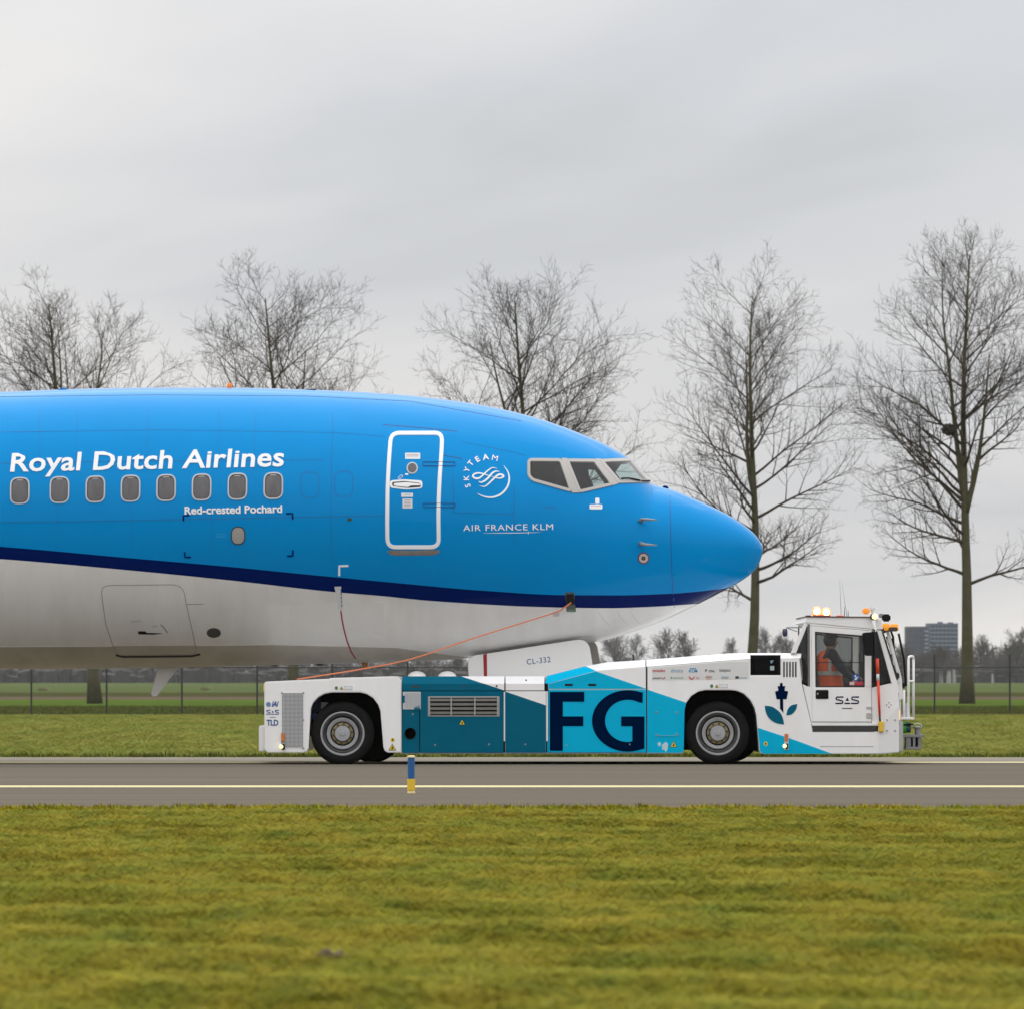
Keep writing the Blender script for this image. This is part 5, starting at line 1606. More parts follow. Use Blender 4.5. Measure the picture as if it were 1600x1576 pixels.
def ground_mat(name, c1, c2, c3, s1, s2, stretch=(1, 1, 1), rough=0.95, bump=0.0):
    m = bpy.data.materials.new(name); m.use_nodes = True
    N, L = m.node_tree.nodes, m.node_tree.links
    b = N['Principled BSDF']; b.inputs['Roughness'].default_value = rough; b.inputs['Specular IOR Level'].default_value = .0
    g = N.new('ShaderNodeNewGeometry'); mp = N.new('ShaderNodeMapping'); mp.inputs['Scale'].default_value = stretch
    L.new(g.outputs['Position'], mp.inputs[0])
    def nz(s, d):
        n = N.new('ShaderNodeTexNoise'); n.inputs['Scale'].default_value = s; n.inputs['Detail'].default_value = d
        n.inputs['Roughness'].default_value = .6
        L.new(mp.outputs[0], n.inputs['Vector'])
        r = N.new('ShaderNodeMapRange'); r.inputs['From Min'].default_value = .33; r.inputs['From Max'].default_value = .67
        L.new(n.outputs[0], r.inputs['Value'])
        return r.outputs[0]
    m1 = N.new('ShaderNodeMix'); m1.data_type = 'RGBA'; m1.inputs['A'].default_value = (*c1, 1); m1.inputs['B'].default_value = (*c2, 1)
    L.new(nz(s1, 4), m1.inputs['Factor'])
    m2 = N.new('ShaderNodeMix'); m2.data_type = 'RGBA'; m2.inputs['B'].default_value = (*c3, 1)
    L.new(m1.outputs['Result'], m2.inputs['A'])
    mul = N.new('ShaderNodeMath'); mul.operation = 'MULTIPLY'; mul.inputs[1].default_value = .6
    L.new(nz(s2, 5), mul.inputs[0]); L.new(mul.outputs[0], m2.inputs['Factor'])
    L.new(m2.outputs['Result'], b.inputs['Base Color'])
    if bump:
        n2 = N.new('ShaderNodeTexNoise'); n2.inputs['Scale'].default_value = 45; n2.inputs['Detail'].default_value = 3
        L.new(g.outputs['Position'], n2.inputs['Vector'])
        bp = N.new('ShaderNodeBump'); bp.inputs['Strength'].default_value = bump; bp.inputs['Distance'].default_value = .01
        L.new(n2.outputs[0], bp.inputs['Height']); L.new(bp.outputs[0], b.inputs['Normal'])
    return m


def sheet(name, x0, x1, y0, y1, z, m, nx=1, ny=1, hf=None):
    V = [(x0 + (x1 - x0) * i / nx, y0 + (y1 - y0) * j / ny, z + (hf(x0 + (x1 - x0) * i / nx, y0 + (y1 - y0) * j / ny) if hf else 0)) for j in range(ny + 1) for i in range(nx + 1)]
    Fc = [(j * (nx + 1) + i, j * (nx + 1) + i + 1, (j + 1) * (nx + 1) + i + 1, (j + 1) * (nx + 1) + i) for j in range(ny) for i in range(nx)]
    return struct(from_data(name, V, Fc, m, None, True))


G_A, G_B, G_C = (.13, .15, .018), (.17, .16, .025), (.08, .115, .012)
M_SOIL = ground_mat('meadow_soil', (.115, .130, .008), (.125, .118, .012), (.09, .10, .008), .6, 3.0)
M_FIELD = ground_mat('far_field_grass', (.080, .108, .034), (.098, .122, .042), (.068, .092, .038), .01, .05)
M_BROWN = ground_mat('bare_earth', (.112, .085, .060), (.125, .096, .068), (.09, .074, .05), .08, .4)
M_DGREEN = ground_mat('rough_grass', (.050, .072, .016), (.062, .070, .022), (.040, .056, .014), .12, .6)
M_MGREEN = ground_mat('meadow_grass', (.080, .135, .018), (.085, .115, .022), (.05, .085, .015), .1, .5)
M_ASPH = ground_mat('asphalt', (.131, .115, .092), (.150, .132, .106), (.102, .090, .076), .30, 1.6, (.05, .9, 1), .85, .4)
M_CONC = ground_mat('concrete_edge', (.245, .222, .185), (.22, .20, .168), (.19, .175, .15), .5, 3, (.3, 1, 1), .85)
M_LINE = ground_mat('line_paint', (.60, .54, .33), (.56, .50, .30), (.46, .42, .28), 1.5, 8, (1, 1, 1), .7)

struct(sheet('ground', -9000, 9000, -40, 16000, -0.05, M_FIELD))
WX = 600
y_near, y_far = Yrow(1264), Yrow(1188.5)
struct(sheet('asphalt_taxiway', -WX, WX, y_near - 1.0, y_far, 0.0, M_ASPH))
struct(sheet('concrete_shoulder', -WX, WX, y_far, Yrow(1182), 0.0, M_CONC))
for ya, yb in ((1229.6, 1226.6), (1191.2, 1189.4)):
    struct(sheet('painted_line', -WX, WX, Yrow(ya), Yrow(yb), 0.004, M_LINE))


def bumps(x, y): return .02 * math.sin(x * 1.3 + y * .7) + .015 * math.sin(x * .6 - y * 1.9 + 1) + .012 * math.sin(x * 2.9 + y * 2.3)


struct(sheet('near_lawn', -60, 60, 4, y_near - 1.0, 0.0, M_SOIL, 240, 140, lambda x, y: bumps(x, y) * min(1, (y_near - 1.0 - y) / 3)))
y_fence = Yrow(1117)
struct(sheet('verge', -WX, WX, Yrow(1182), y_fence, 0.0, M_SOIL))
struct(sheet('ditch_bank', -WX, WX, y_fence, Yrow(1105.2), 0.0, M_DGREEN))
struct(sheet('path', -WX, WX, Yrow(1105.2), Yrow(1104.2), 0.0, M_CONC))
struct(sheet('meadow', -WX, WX, Yrow(1104.2), Yrow(1092), 0.0, M_MGREEN))
struct(sheet('farm_track', -WX, WX, Yrow(1092), Yrow(1087.5), 0.0, M_BROWN))
struct(sheet('field_margin', -900, 900, Yrow(1087.5), Yrow(1081), 0.0, ground_mat('margin_grass', (.062, .062, .020), (.056, .052, .022), (.050, .056, .018), .06, .3)))
struct(sheet('field', -2500, 2500, Yrow(1081), 2650, 0.0, M_FIELD))

# ------------------------------------------------------------------ grass (blades instanced on the lawns)
def grass_mat(name, cols, patch, dry, mxs=1.5, mys=.42):
    m = bpy.data.materials.new(name); m.use_nodes = True
    N, L = m.node_tree.nodes, m.node_tree.links
    b = N['Principled BSDF']; b.inputs['Roughness'].default_value = .7; b.inputs['Specular IOR Level'].default_value = .08
    g = N.new('ShaderNodeNewGeometry')
    mp = N.new('ShaderNodeMapping'); mp.inputs['Scale'].default_value = (mxs, mys, 0.0)
    L.new(g.outputs['Position'], mp.inputs[0])
    def nz(s, lo, hi, off):
        n = N.new('ShaderNodeTexNoise'); n.inputs['Scale'].default_value = s; n.inputs['Detail'].default_value = 5; n.inputs['Roughness'].default_value = .6
        ad = N.new('ShaderNodeVectorMath'); ad.operation = 'ADD'; ad.inputs[1].default_value = (off, off * 2, 0)
        L.new(mp.outputs[0], ad.inputs[0]); L.new(ad.outputs[0], n.inputs['Vector'])
        r = N.new('ShaderNodeMapRange'); r.inputs['From Min'].default_value = lo; r.inputs['From Max'].default_value = hi
        L.new(n.outputs[0], r.inputs['Value'])
        return r.outputs[0]
    m1 = N.new('ShaderNodeMix'); m1.data_type = 'RGBA'; m1.inputs['A'].default_value = (*cols[0], 1); m1.inputs['B'].default_value = (*cols[1], 1)
    L.new(nz(patch, .36, .62, 0), m1.inputs['Factor'])
    m2 = N.new('ShaderNodeMix'); m2.data_type = 'RGBA'; m2.inputs['B'].default_value = (*cols[2], 1)
    L.new(m1.outputs['Result'], m2.inputs['A'])
    oi = N.new('ShaderNodeObjectInfo')
    pw = N.new('ShaderNodeMath'); pw.operation = 'MULTIPLY'; pw.inputs[1].default_value = dry
    L.new(oi.outputs['Random'], pw.inputs[0])
    L.new(pw.outputs[0], m2.inputs['Factor'])
    m3 = N.new('ShaderNodeMix'); m3.data_type = 'RGBA'; m3.inputs['B'].default_value = (*cols[3], 1)
    L.new(m2.outputs['Result'], m3.inputs['A'])
    mu = N.new('ShaderNodeMath'); mu.operation = 'MULTIPLY'; mu.inputs[1].default_value = .75
    L.new(nz(patch * 2.3, .5, .72, 7.3), mu.inputs[0]); L.new(mu.outputs[0], m3.inputs['Factor'])
    L.new(m3.outputs['Result'], b.inputs['Base Color'])
    return m


def clump(name, n, h, spread, m, r, lay=False):
    V, Fc = [], []
    for _ in range(n):
        a = r.uniform(0, 2 * math.pi); d = spread * math.sqrt(r.random())
        x, y = d * math.cos(a), d * math.sin(a)
        hh = h * r.uniform(.45, 1.0); w = r.uniform(.004, .007) * (h / .07) ** .5
        la = r.uniform(0, 2 * math.pi); le = hh * r.uniform(.15, .9)
        if lay:                              # wind-laid blades leaning along the verge
            la = r.choice((0, math.pi)) + r.gauss(0, .28); le = hh * r.uniform(.8, 2.6)
        fx, fy = math.cos(la + 1.57) * w, math.sin(la + 1.57) * w
        dx, dy = math.cos(la) * le, math.sin(la) * le
        k = len(V)
        V += [(x - fx, y - fy, 0), (x + fx, y + fy, 0), (x + dx * .35 - fx * .8, y + dy * .35 - fy * .8, hh * .6), (x + dx * .35 + fx * .8, y + dy * .35 + fy * .8, hh * .6), (x + dx, y + dy, hh * .95)]
        Fc += [(k, k + 1, k + 3, k + 2), (k + 2, k + 3, k + 4)]
    me = bpy.data.meshes.new(name); me.from_pydata(V, [], Fc); me.materials.append(m)
    return bpy.data.objects.new(name, me)


def grass(name, quad, density, m, h, spread, nbl, seed, smin=.6, smax=1.3, hf=None, grid=(1, 1), lay=False):
    r = random.Random(seed)
    col = bpy.data.collections.new(name + '_blades')
    for i in range(5): col.objects.link(clump('grass_tuft', nbl, h, spread, m, r, lay))
    (xa0, xa1, ya), (xb0, xb1, yb) = quad
    nx, ny = grid
    V = []
    for j in range(ny + 1):
        t = j / ny
        for i in range(nx + 1):
            x0, x1, y = xa0 + (xb0 - xa0) * t, xa1 + (xb1 - xa1) * t, ya + (yb - ya) * t
            x = x0 + (x1 - x0) * i / nx
            V.append((x, y, (hf(x, y) if hf else 0) - .004))
    Fc = [(j * (nx + 1) + i, j * (nx + 1) + i + 1, (j + 1) * (nx + 1) + i + 1, (j + 1) * (nx + 1) + i) for j in range(ny) for i in range(nx)]
    o = from_data(name, V, Fc, m)
    ng_ = bpy.data.node_groups.new(name + '_scatter', 'GeometryNodeTree')
    ng_.interface.new_socket('Geometry', in_out='INPUT', socket_type='NodeSocketGeometry')
    ng_.interface.new_socket('Geometry', in_out='OUTPUT', socket_type='NodeSocketGeometry')
    N, L = ng_.nodes, ng_.links
    gi = N.new('NodeGroupInput'); go = N.new('NodeGroupOutput')
    ds = N.new('GeometryNodeDistributePointsOnFaces'); ds.inputs['Density'].default_value = density; ds.inputs['Seed'].default_value = seed
    ci = N.new('GeometryNodeCollectionInfo'); ci.inputs['Collection'].default_value = col
    ci.inputs['Separate Children'].default_value = True; ci.inputs['Reset Children'].default_value = True
    ip = N.new('GeometryNodeInstanceOnPoints'); ip.inputs['Pick Instance'].default_value = True
    rv = N.new('FunctionNodeRandomValue'); rv.data_type = 'FLOAT_VECTOR'
    rv.inputs[0].default_value = (-.12, -.12, -.25 if lay else 0); rv.inputs[1].default_value = (.12, .12, .25 if lay else 6.283)
    rs = N.new('FunctionNodeRandomValue'); rs.data_type = 'FLOAT'
    rs.inputs[2].default_value = smin; rs.inputs[3].default_value = smax
    L.new(gi.outputs[0], ds.inputs['Mesh']); L.new(ds.outputs['Points'], ip.inputs['Points'])
    L.new(ci.outputs[0], ip.inputs['Instance']); L.new(rv.outputs[0], ip.inputs['Rotation']); L.new(rs.outputs[1], ip.inputs['Scale'])
    L.new(ip.outputs[0], go.inputs[0])
    md = o.modifiers.new('scatter', 'NODES'); md.node_group = ng_
    o['kind'] = 'stuff'
    return o


GM1 = grass_mat('lawn_grass', [(.188, .204, .004), (.272, .222, .005), (.235, .205, .010), (.090, .150, .003)], .9, .35)
GM2 = grass_mat('verge_grass', [(.180, .220, .020), (.245, .230, .030), (.21, .22, .04), (.120, .180, .016)], .6, .3, .45, .07)
GM3 = grass_mat('bank_grass', [(.062, .098, .006), (.088, .092, .010), (.10, .085, .018), (.042, .074, .004)], .5, .5, .4, .1)
hw = lambda y: 800 / F * y * 1.04 + 1.4
lawnh = lambda x, y: bumps(x, y) * min(1, max(0, (y_near - 1.0 - y)) / 3)
grass('lawn_grass', ((-hw(26), hw(26), 26), (-hw(y_near - .6), hw(y_near - .6), y_near - .9)), 230, GM1, .042, .10, 28, 3, hf=lawnh, grid=(40, 140), lay=True)
grass('verge_grass', ((-14, 14, Yrow(1182) + .2), (-20, 20, y_fence)), 15, GM2, .065, .26, 40, 4, lay=True)
grass('bank_grass', ((-22, 22, y_fence + .3), (-26, 26, Yrow(1106))), 9, GM3, .13, .35, 34, 5)
# taller fringe where the grass meets the paving
grass('fringe_grass', ((-14, 14, Yrow(1182) - .1), (-14, 14, Yrow(1182) + 1.2)), 16, GM3, .075, .2, 30, 6)
grass('fringe_grass', ((-6.5, 6.5, y_near - 1.5), (-6.5, 6.5, y_near - .5)), 70, GM1, .07, .1, 26, 8)

# molehill in the near lawn
ym = Yrow(1510)
bm = bmesh.new()
bmesh.ops.create_icosphere(bm, subdivisions=4, radius=1)
for v in bm.verts:
    n_ = .85 + .3 * math.sin(v.co.x * 9 + v.co.y * 7) * math.sin(v.co.z * 11 + v.co.y * 5)
    v.co = Vector((X_of(518, ym) + v.co.x * .10 * n_, ym + v.co.y * .14 * n_, max(-.02, v.co.z * .070 * n_)))
mh = from_bm('molehill', bm, mat('fresh_soil', (.085, .058, .042), .95, var=.4, vscale=40, bump=.6, bscale=60), None, True)
tag(mh, 'small brown molehill in the near lawn', 'molehill')

# taxiway edge marker
ymk = Yrow(1239.5)
def mk(px, py): return (X_of(px, ymk), ymk, Z_of(py, ymk))
post = thing('edge_marker_post', 'short blue and yellow post standing at the taxiway edge', 'marker post')
cx_, cy_, _ = mk(642.5, 1240)
zt = Z_of(1181, ymk); zb = Z_of(1216, ymk)
k_ = ymk / F
vlathe('blue_sleeve', [(5.6 * k_, zb), (5.6 * k_, zt - .012)], (cx_, cy_, 0), mat('marker_blue', (.002, .085, .27), .4, coat=.2), post)
vlathe('top_cap', [(5.6 * k_, zt - .012), (6.4 * k_, zt - .01), (6.4 * k_, zt + .004), (4 * k_, zt + .01), (0, zt + .012)], (cx_, cy_, 0), mat('cap_cream', (.7, .6, .3), .5), post)
vlathe('yellow_sleeve', [(6.0 * k_, .035), (6.2 * k_, zb - .002), (5.6 * k_, zb)], (cx_, cy_, 0), YELLOW, post)
vlathe('base_flange', [(6.0 * k_, .004), (6.4 * k_, .008), (6.2 * k_, .022), (4.6 * k_, .035)], (cx_, cy_, 0), MATS['cap_cream'], post)

# =================================================================== FENCE
fence = thing('chain_link_fence', 'dark chain-link fence with slim posts along the verge', 'fence')
FM = mat('fence_dark', (.022, .022, .024), .6)
WM = mat('fence_wire', (.035, .037, .037), .6)
kf = y_fence / F
pitch = 117.6 * kf
x_first = X_of(49, y_fence)
z_rail = Z_of(1041.8, y_fence)
bm = bmesh.new()
r_ = .03
for a, b in ((Vector((0, 0, 0)), Vector((0, 0, Z_of(1022, y_fence)))),):
    V, Fc = tube_data([a, b], r_, 8)
    q = [bm.verts.new(v) for v in V]
    for f in Fc: bm.faces.new([q[i] for i in f])
post_me = bpy.data.meshes.new('post'); bm.to_mesh(post_me); bm.free(); post_me.materials.append(FM)
V, Fc = [], []
hgt = z_rail - .03
step = .075
n = int((pitch + hgt) / step)
for i in range(-int(hgt / step), int(pitch / step) + 1):
    for sgn in (1, -1):
        x0 = i * step; x1 = x0 + hgt
        za, zb_ = 0.0, hgt
        if x0 < 0: za = -x0; x0 = 0.0
        if x1 > pitch: zb_ = hgt - (x1 - pitch); x1 = pitch
        if x1 - x0 < .02: continue
        if sgn < 0: za, zb_ = hgt - za, hgt - zb_
        tube_data([(x0, .004 * sgn, za + .03), (x1, .004 * sgn, zb_ + .03)], .0022, 3, V, Fc, caps=False)
mesh_me = bpy.data.meshes.new('wire_panel'); mesh_me.from_pydata([tuple(p) for p in V], [], Fc); mesh_me.materials.append(WM)
for i in range(-4, 18):
    x = x_first + i * pitch
    o = bpy.data.objects.new('post', post_me); COL.objects.link(o); o.parent = fence; o.location = (x, y_fence, 0)
    o = bpy.data.objects.new('wire_panel', mesh_me); COL.objects.link(o); o.parent = fence; o.location = (x, y_fence - .035, 0)
xa, xb = x_first - 4 * pitch, x_first + 18 * pitch
tube('top_rail', [(xa, y_fence, z_rail), (xb, y_fence, z_rail)], .022, FM, fence, 6)
tube('bottom_wire', [(xa, y_fence, .06), (xb, y_fence, .06)], .008, FM, fence, 4)

# =================================================================== TREES
BARK = mat('bark', (.092, .076, .044), .9, var=.5, vscale=3.0, col2=(.052, .052, .020), bump=.6, bscale=14)
TWIG = mat('twig_bark', (.050, .033, .021), .9, var=.35, vscale=2)
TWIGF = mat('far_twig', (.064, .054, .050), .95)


def rot_toward(d, ang, az):
    d = d.normalized()
    ref = Vector((0, 0, 1)) if abs(d.z) < .95 else Vector((1, 0, 0))
    u = d.cross(ref).normalized(); w = d.cross(u)
    return (d * math.cos(ang) + (u * math.cos(az) + w * math.sin(az)) * math.sin(ang)).normalized()


def limb(p, d, L, r0, r1, nseg, wob, up, rr):
    pts = [p.copy()]; rads = [r0]
    d = d.normalized()
    for i in range(nseg):
        d = (d + Vector((rr.gauss(0, wob), rr.gauss(0, wob), rr.gauss(0, wob) + up))).normalized()
        p = p + d * (L / nseg)
        pts.append(p.copy()); rads.append(r0 + (r1 - r0) * ((i + 1) / nseg) ** .8)
    return pts, rads


def at(pts, t):
    f = t * (len(pts) - 1); i = min(int(f), len(pts) - 2)
    return pts[i].lerp(pts[i + 1], f - i), (pts[i + 1] - pts[i]).normalized()


def branch(p, d, L, r, lvl, rr, V, Fc, dens, twig_r):
    """a bough with its side shoots"""
    if lvl == 0:
        pts, rads = limb(p, d, L, r, twig_r * .6, 2, .09, .12, rr)
        tube_data(pts, rads, 3, V, Fc, caps=False)
        return
    nseg = (2, 4, 5, 8)[min(lvl, 3)]
    pts, rads = limb(p, d, L, r, max(r * .15, twig_r * .8), nseg, .075, (.012, .03, .022, .018)[3 - lvl] , rr)
    tube_data(pts, rads, 3 if lvl == 1 else (4 if lvl == 2 else 6), V, Fc, caps=False)
    n = max(2, int((0, 2.9, 4.4, 5.6)[lvl] * dens * (L ** .5) + rr.random()))
    side = rr.uniform(0, 6.28)
    for k in range(n):
        t = (.20 if lvl > 1 else .12) + (1 - .16) * (k + rr.random()) / n
        t = min(t, .985)
        q, dd = at(pts, t)
        side += 2.4 + rr.gauss(0, .5)
        nd = rot_toward(dd, math.radians(rr.uniform(30, 56)), side)
        nd = (nd + Vector((0, 0, .10 + .12 * (lvl == 1)))).normalized()
        ln = L * (.62 - .34 * t) * rr.uniform(.6, 1.25)
        branch(q, nd, min(max(ln, .3), 2.6), max(r * (1 - .75 * t) * .55, twig_r), lvl - 1, rr, V, Fc, dens, twig_r)


def make_tree(name, base, H, stems, crown0, spread, seed, label, dens=1.0, lean=0.0, r0=.33, nprim=30, group=None, barkm=None, twig_r=.0064, low=None):
    """stems: list of (height fraction where it leaves the trunk, tilt deg in x, length fraction)"""
    rr = random.Random(seed)
    t = thing(name, label, 'tree', group=group)
    V, Fc = [], []
    TV, TF = [], []
    b = Vector(base)
    axes = []
    npt = 14
    main = [b.copy()]
    d = Vector((lean * .15, 0, 1)).normalized()
    for i in range(npt):
        d = (d + Vector((rr.gauss(0, .022) + (lean * .42 if 1 < i < 6 else 0), rr.gauss(0, .022), .06))).normalized()
        main.append(main[-1] + d * (H * .86 / npt))
    rads = [r0 * (1 - .9 * (i / npt) ** .85) for i in range(npt + 1)]
    rads[0] = r0 * 1.25
    tube_data(main, rads, 10, TV, TF)
    axes.append((main, r0, 1.0))
    for hf, tilt, lf, yd in stems:
        p, dd = at(main, hf)
        dr_ = Vector((math.sin(math.radians(tilt)), yd, math.cos(math.radians(tilt))))
        rs = r0 * (1 - .8 * hf) * .78
        pts, rd = limb(p, dr_, H * lf * .88, rs, .02, 10, .035, .07, rr)
        tube_data(pts, rd, 8, TV, TF)
        axes.append((pts, rs / .7, lf))
    for ai, (pts, ra, lf) in enumerate(axes):
        n = int(nprim * (1.0 if ai == 0 else .42 * lf / .6) * dens)
        c0 = crown0 if ai == 0 else .12
        for k in range(n):
            f = c0 + (1 - c0) * ((k + rr.random()) / n) ** .9
            f = min(f, .985)
            q, dd = at(pts, f)
            hrel = (q.z - b.z) / H
            u = max(0.0, (hrel - crown0) / (1 - crown0))
            ang = math.radians(62 - 34 * u + rr.uniform(-9, 9))
            az = rr.uniform(0, 2 * math.pi)
            if low and hrel < low[0] and rr.random() < .5:
                az = 0 if low[1] > 0 else math.pi
                az += rr.uniform(-.4, .4)
            nd = Vector((math.cos(az) * math.sin(ang), math.sin(az) * math.sin(ang), math.cos(ang)))
            ln = 3.0
            for _ in range(4):          # reach out to the crown's outline
                he = min(1.0, hrel + ln * math.cos(ang) / H * .95)
                ue = (he - crown0) / (1 - crown0)
                env = np.interp(ue, (0, .22, .45, .70, .88, 1.0), (.80, 1.0, .98, .80, .52, .10)) * spread
                ln = min(max(env / math.sin(ang), .9), 7.2)
                ln = min(ln, max(.9, (1.0 - hrel) * H / math.cos(ang)))
            ln *= rr.uniform(.72, 1.05) * (1.0 if ai == 0 else .62)
            rb = max(.017, ra * (1 - .88 * f) * .44)
            branch(q, nd, ln, min(rb, .09), 3, rr, V, Fc, dens, twig_r)
    from_data('trunk', TV, TF, barkm or BARK, t, True)
    from_data('crown', V, Fc, TWIG if barkm is None else barkm, t, False)
    return t


YT = Yrow(1098.5)
kt = YT / F
GT = 'poplars in the row beyond the fence'
def tb(px): return (X_of(px, YT), YT, 0.0)
make_tree('bare_poplar', tb(1511), 815 * kt, [(.45, -13, .50, .05), (.42, 13, .36, -.1)], .25, 5.6, 21, 'tallest bare poplar, right of the tractor, with a bird nest in its fork', 1.0, -.025, .33, 34, GT, low=(.40, -1))
make_tree('bare_poplar', tb(1173), 730 * kt, [(.52, -14, .36, .1)], .25, 4.8, 22, 'bare poplar rising behind the airliner nose tip', 1.0, -.055, .30, 34, GT)
make_tree('bare_poplar', tb(834), 732 * kt, [(.52, -17, .38, .1), (.46, -36, .34, -.1)], .28, 6.0, 23, 'bare poplar above the cockpit windows, one limb leaning out to the left', 1.0, -.06, .32, 32, GT)
make_tree('bare_poplar', tb(459), 742 * kt, [(.44, -24, .44, .1), (.50, 14, .36, -.1)], .28, 5.6, 24, 'bare poplar above the fuselage left of the service door, its trunk showing below the belly', 1.0, -.085, .30, 30, GT)
make_tree('bare_poplar', tb(148), 732 * kt, [(.38, -12, .56, .1), (.42, 9, .50, -.1), (.36, -30, .42, .0)], .28, 5.5, 25, 'bare many-stemmed poplar over the fuselage, leftmost of the row', 1.0, -.15, .32, 28, GT)

# bird nest
bm = bmesh.new()
bmesh.ops.create_icosphere(bm, subdivisions=3, radius=1)
nrr = random.Random(5)
for v in bm.verts:
    v.co *= nrr.uniform(.75, 1.15)
    v.co = Vector((X_of(1482, YT) + v.co.x * .33, YT - .3 + v.co.y * .3, Z_of(672, YT) + v.co.z * .30))
nest = from_bm('bird_nest', bm, mat('nest_sticks', (.03, .024, .018), .95), None)
tag(nest, 'dark ball of sticks, a bird nest lodged in the tallest poplar', 'bird nest')

# ------------------------------------------------------------------ far tree line
def far_tree_mesh(seed, H, spread, dens, lvl=2, nprim=26, tw=.035):
    rr = random.Random(seed)
    V, Fc = [], []
    pts, rd = limb(Vector((0, 0, 0)), Vector((0, 0, 1)), H * .74, H * .018, .03, 7, .04, .06, rr)
    tube_data(pts, rd, 5, V, Fc, caps=False)
    for k in range(nprim):
        f = .10 + .88 * (k + rr.random()) / nprim
        q, dd = at(pts, min(f, .98))
        ang = math.radians(60 - 34 * f + rr.uniform(-10, 10)); az = rr.uniform(0, 6.283)
        nd = Vector((math.cos(az) * math.sin(ang), math.sin(az) * math.sin(ang), math.cos(ang)))
        branch(q, nd, spread * (.75 + .35 * math.sin(f * 3)) * (1 - .3 * f) * rr.uniform(.7, 1.15), H * .006, lvl, rr, V, Fc, dens, tw)
    return V, Fc


FTM = []
for i, (H, s, d) in enumerate(((12, 5.0, 1.25), (13, 4.6, 1.2), (10, 5.0, 1.4), (9, 3.6, 1.3))):
    V, Fc = far_tree_mesh(40 + i, H, s, d)
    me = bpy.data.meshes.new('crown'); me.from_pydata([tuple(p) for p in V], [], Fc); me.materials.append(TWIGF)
    FTM.append((me, H))
YL = 2300.0
kl = YL / F
frr = random.Random(11)
FG_ = 'bare trees along the far field edge'
flab = ['tall bare grey tree in the far wood under the airliner chin', 'bushy bare far tree right under the radome', 'round-crowned bare far tree between chin and poplar trunk', 'slim bare far tree beside the round-crowned one',
        'low bare far tree left of the poplar trunk', 'bare far tree just right of the poplar trunk behind the cab', 'bare far tree rising behind the tractor cab mirror', 'bare far tree right of the tallest poplar trunk',
        'big bare far tree at the right edge of the picture', 'bare far tree left of the grey flats', 'low bare far tree before the grey flats']
for i, (px, top, k, w) in enumerate(((962, 990, 2, 1.0), (995, 984, 1, .85), (1040, 978, 0, 1.1), (1073, 984, 3, 1.0), (1142, 992, 3, .8), (1200, 978, 0, 1.0), (1226, 992, 2, .8), (1533, 985, 1, .9), (1592, 976, 0, 1.35), (1412, 1004, 2, .9), (1470, 1008, 2, 1.0))):
    me, H = FTM[k]
    t = bpy.data.objects.new('far_tree', me); COL.objects.link(t)
    h = (HY - top) * kl + EYE
    y = YL + frr.uniform(-60, 30)
    t.location = (X_of(px, y), y, 0); t.scale = (h / H * w, h / H * w, h / H * 1.0); t.rotation_euler = (0, 0, frr.uniform(0, 6.28))
    tag(t, flab[i], 'tree', FG_)
# the continuous low wood behind them
V, Fc = [], []
wm = [far_tree_mesh(60 + i, 7.0, 4.4, 1.1, 2, 16, .05) for i in range(3)]
wm = [(np.array([tuple(p) for p in v]), f) for v, f in wm]
VV = []
off = 0
for i in range(250):
    y = YL + 25 + frr.uniform(0, 160)
    px = -480 + 2560 * (i + frr.random()) / 250
    vv, ff = wm[i % 3]
    s = frr.uniform(.75, 1.25) * (1.0 if px < 930 else (1.45 if px > 1380 else .8))
    a = frr.uniform(0, 6.28)
    R = np.array([[math.cos(a), -math.sin(a), 0], [math.sin(a), math.cos(a), 0], [0, 0, 1]]) * s
    VV.append(vv @ R.T + np.array([X_of(px, y), y, 0]))
    Fc += [tuple(k + off for k in q) for q in ff]
    off += len(vv)
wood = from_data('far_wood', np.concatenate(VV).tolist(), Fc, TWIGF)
struct(wood, 'stuff')
# undergrowth of the wood: rough hedge of twigs and scrub clumps
bm = bmesh.new()
for i in range(780):
    px = -480 + 2560 * (i + frr.random()) / 780
    y = YL + 20 + frr.uniform(0, 60)
    hgt_ = frr.uniform(2.2, 5.4)
    c = Vector((X_of(px, y), y, 0))
    rx = frr.uniform(1.2, 3.0)
    vs_ = [bm.verts.new(c + Vector((math.cos(a) * rx * frr.uniform(.7, 1.2), math.sin(a) * rx, z * hgt_ * frr.uniform(.8, 1.15)))) for z in (0, .5, .85) for a in [2 * math.pi * j / 6 for j in range(6)]]
    top = bm.verts.new(c + Vector((frr.uniform(-.5, .5), 0, hgt_)))
    for k in range(2):
        for j in range(6): bm.faces.new((vs_[k * 6 + j], vs_[k * 6 + (j + 1) % 6], vs_[k * 6 + 6 + (j + 1) % 6], vs_[k * 6 + 6 + j]))
    for j in range(6): bm.faces.new((vs_[12 + j], vs_[12 + (j + 1) % 6], top))
sc = from_bm('scrub_undergrowth', bm, mat('scrub', (.042, .036, .034), .95, var=.4, vscale=.3, col2=(.030, .029, .029)))
struct(sc, 'stuff')
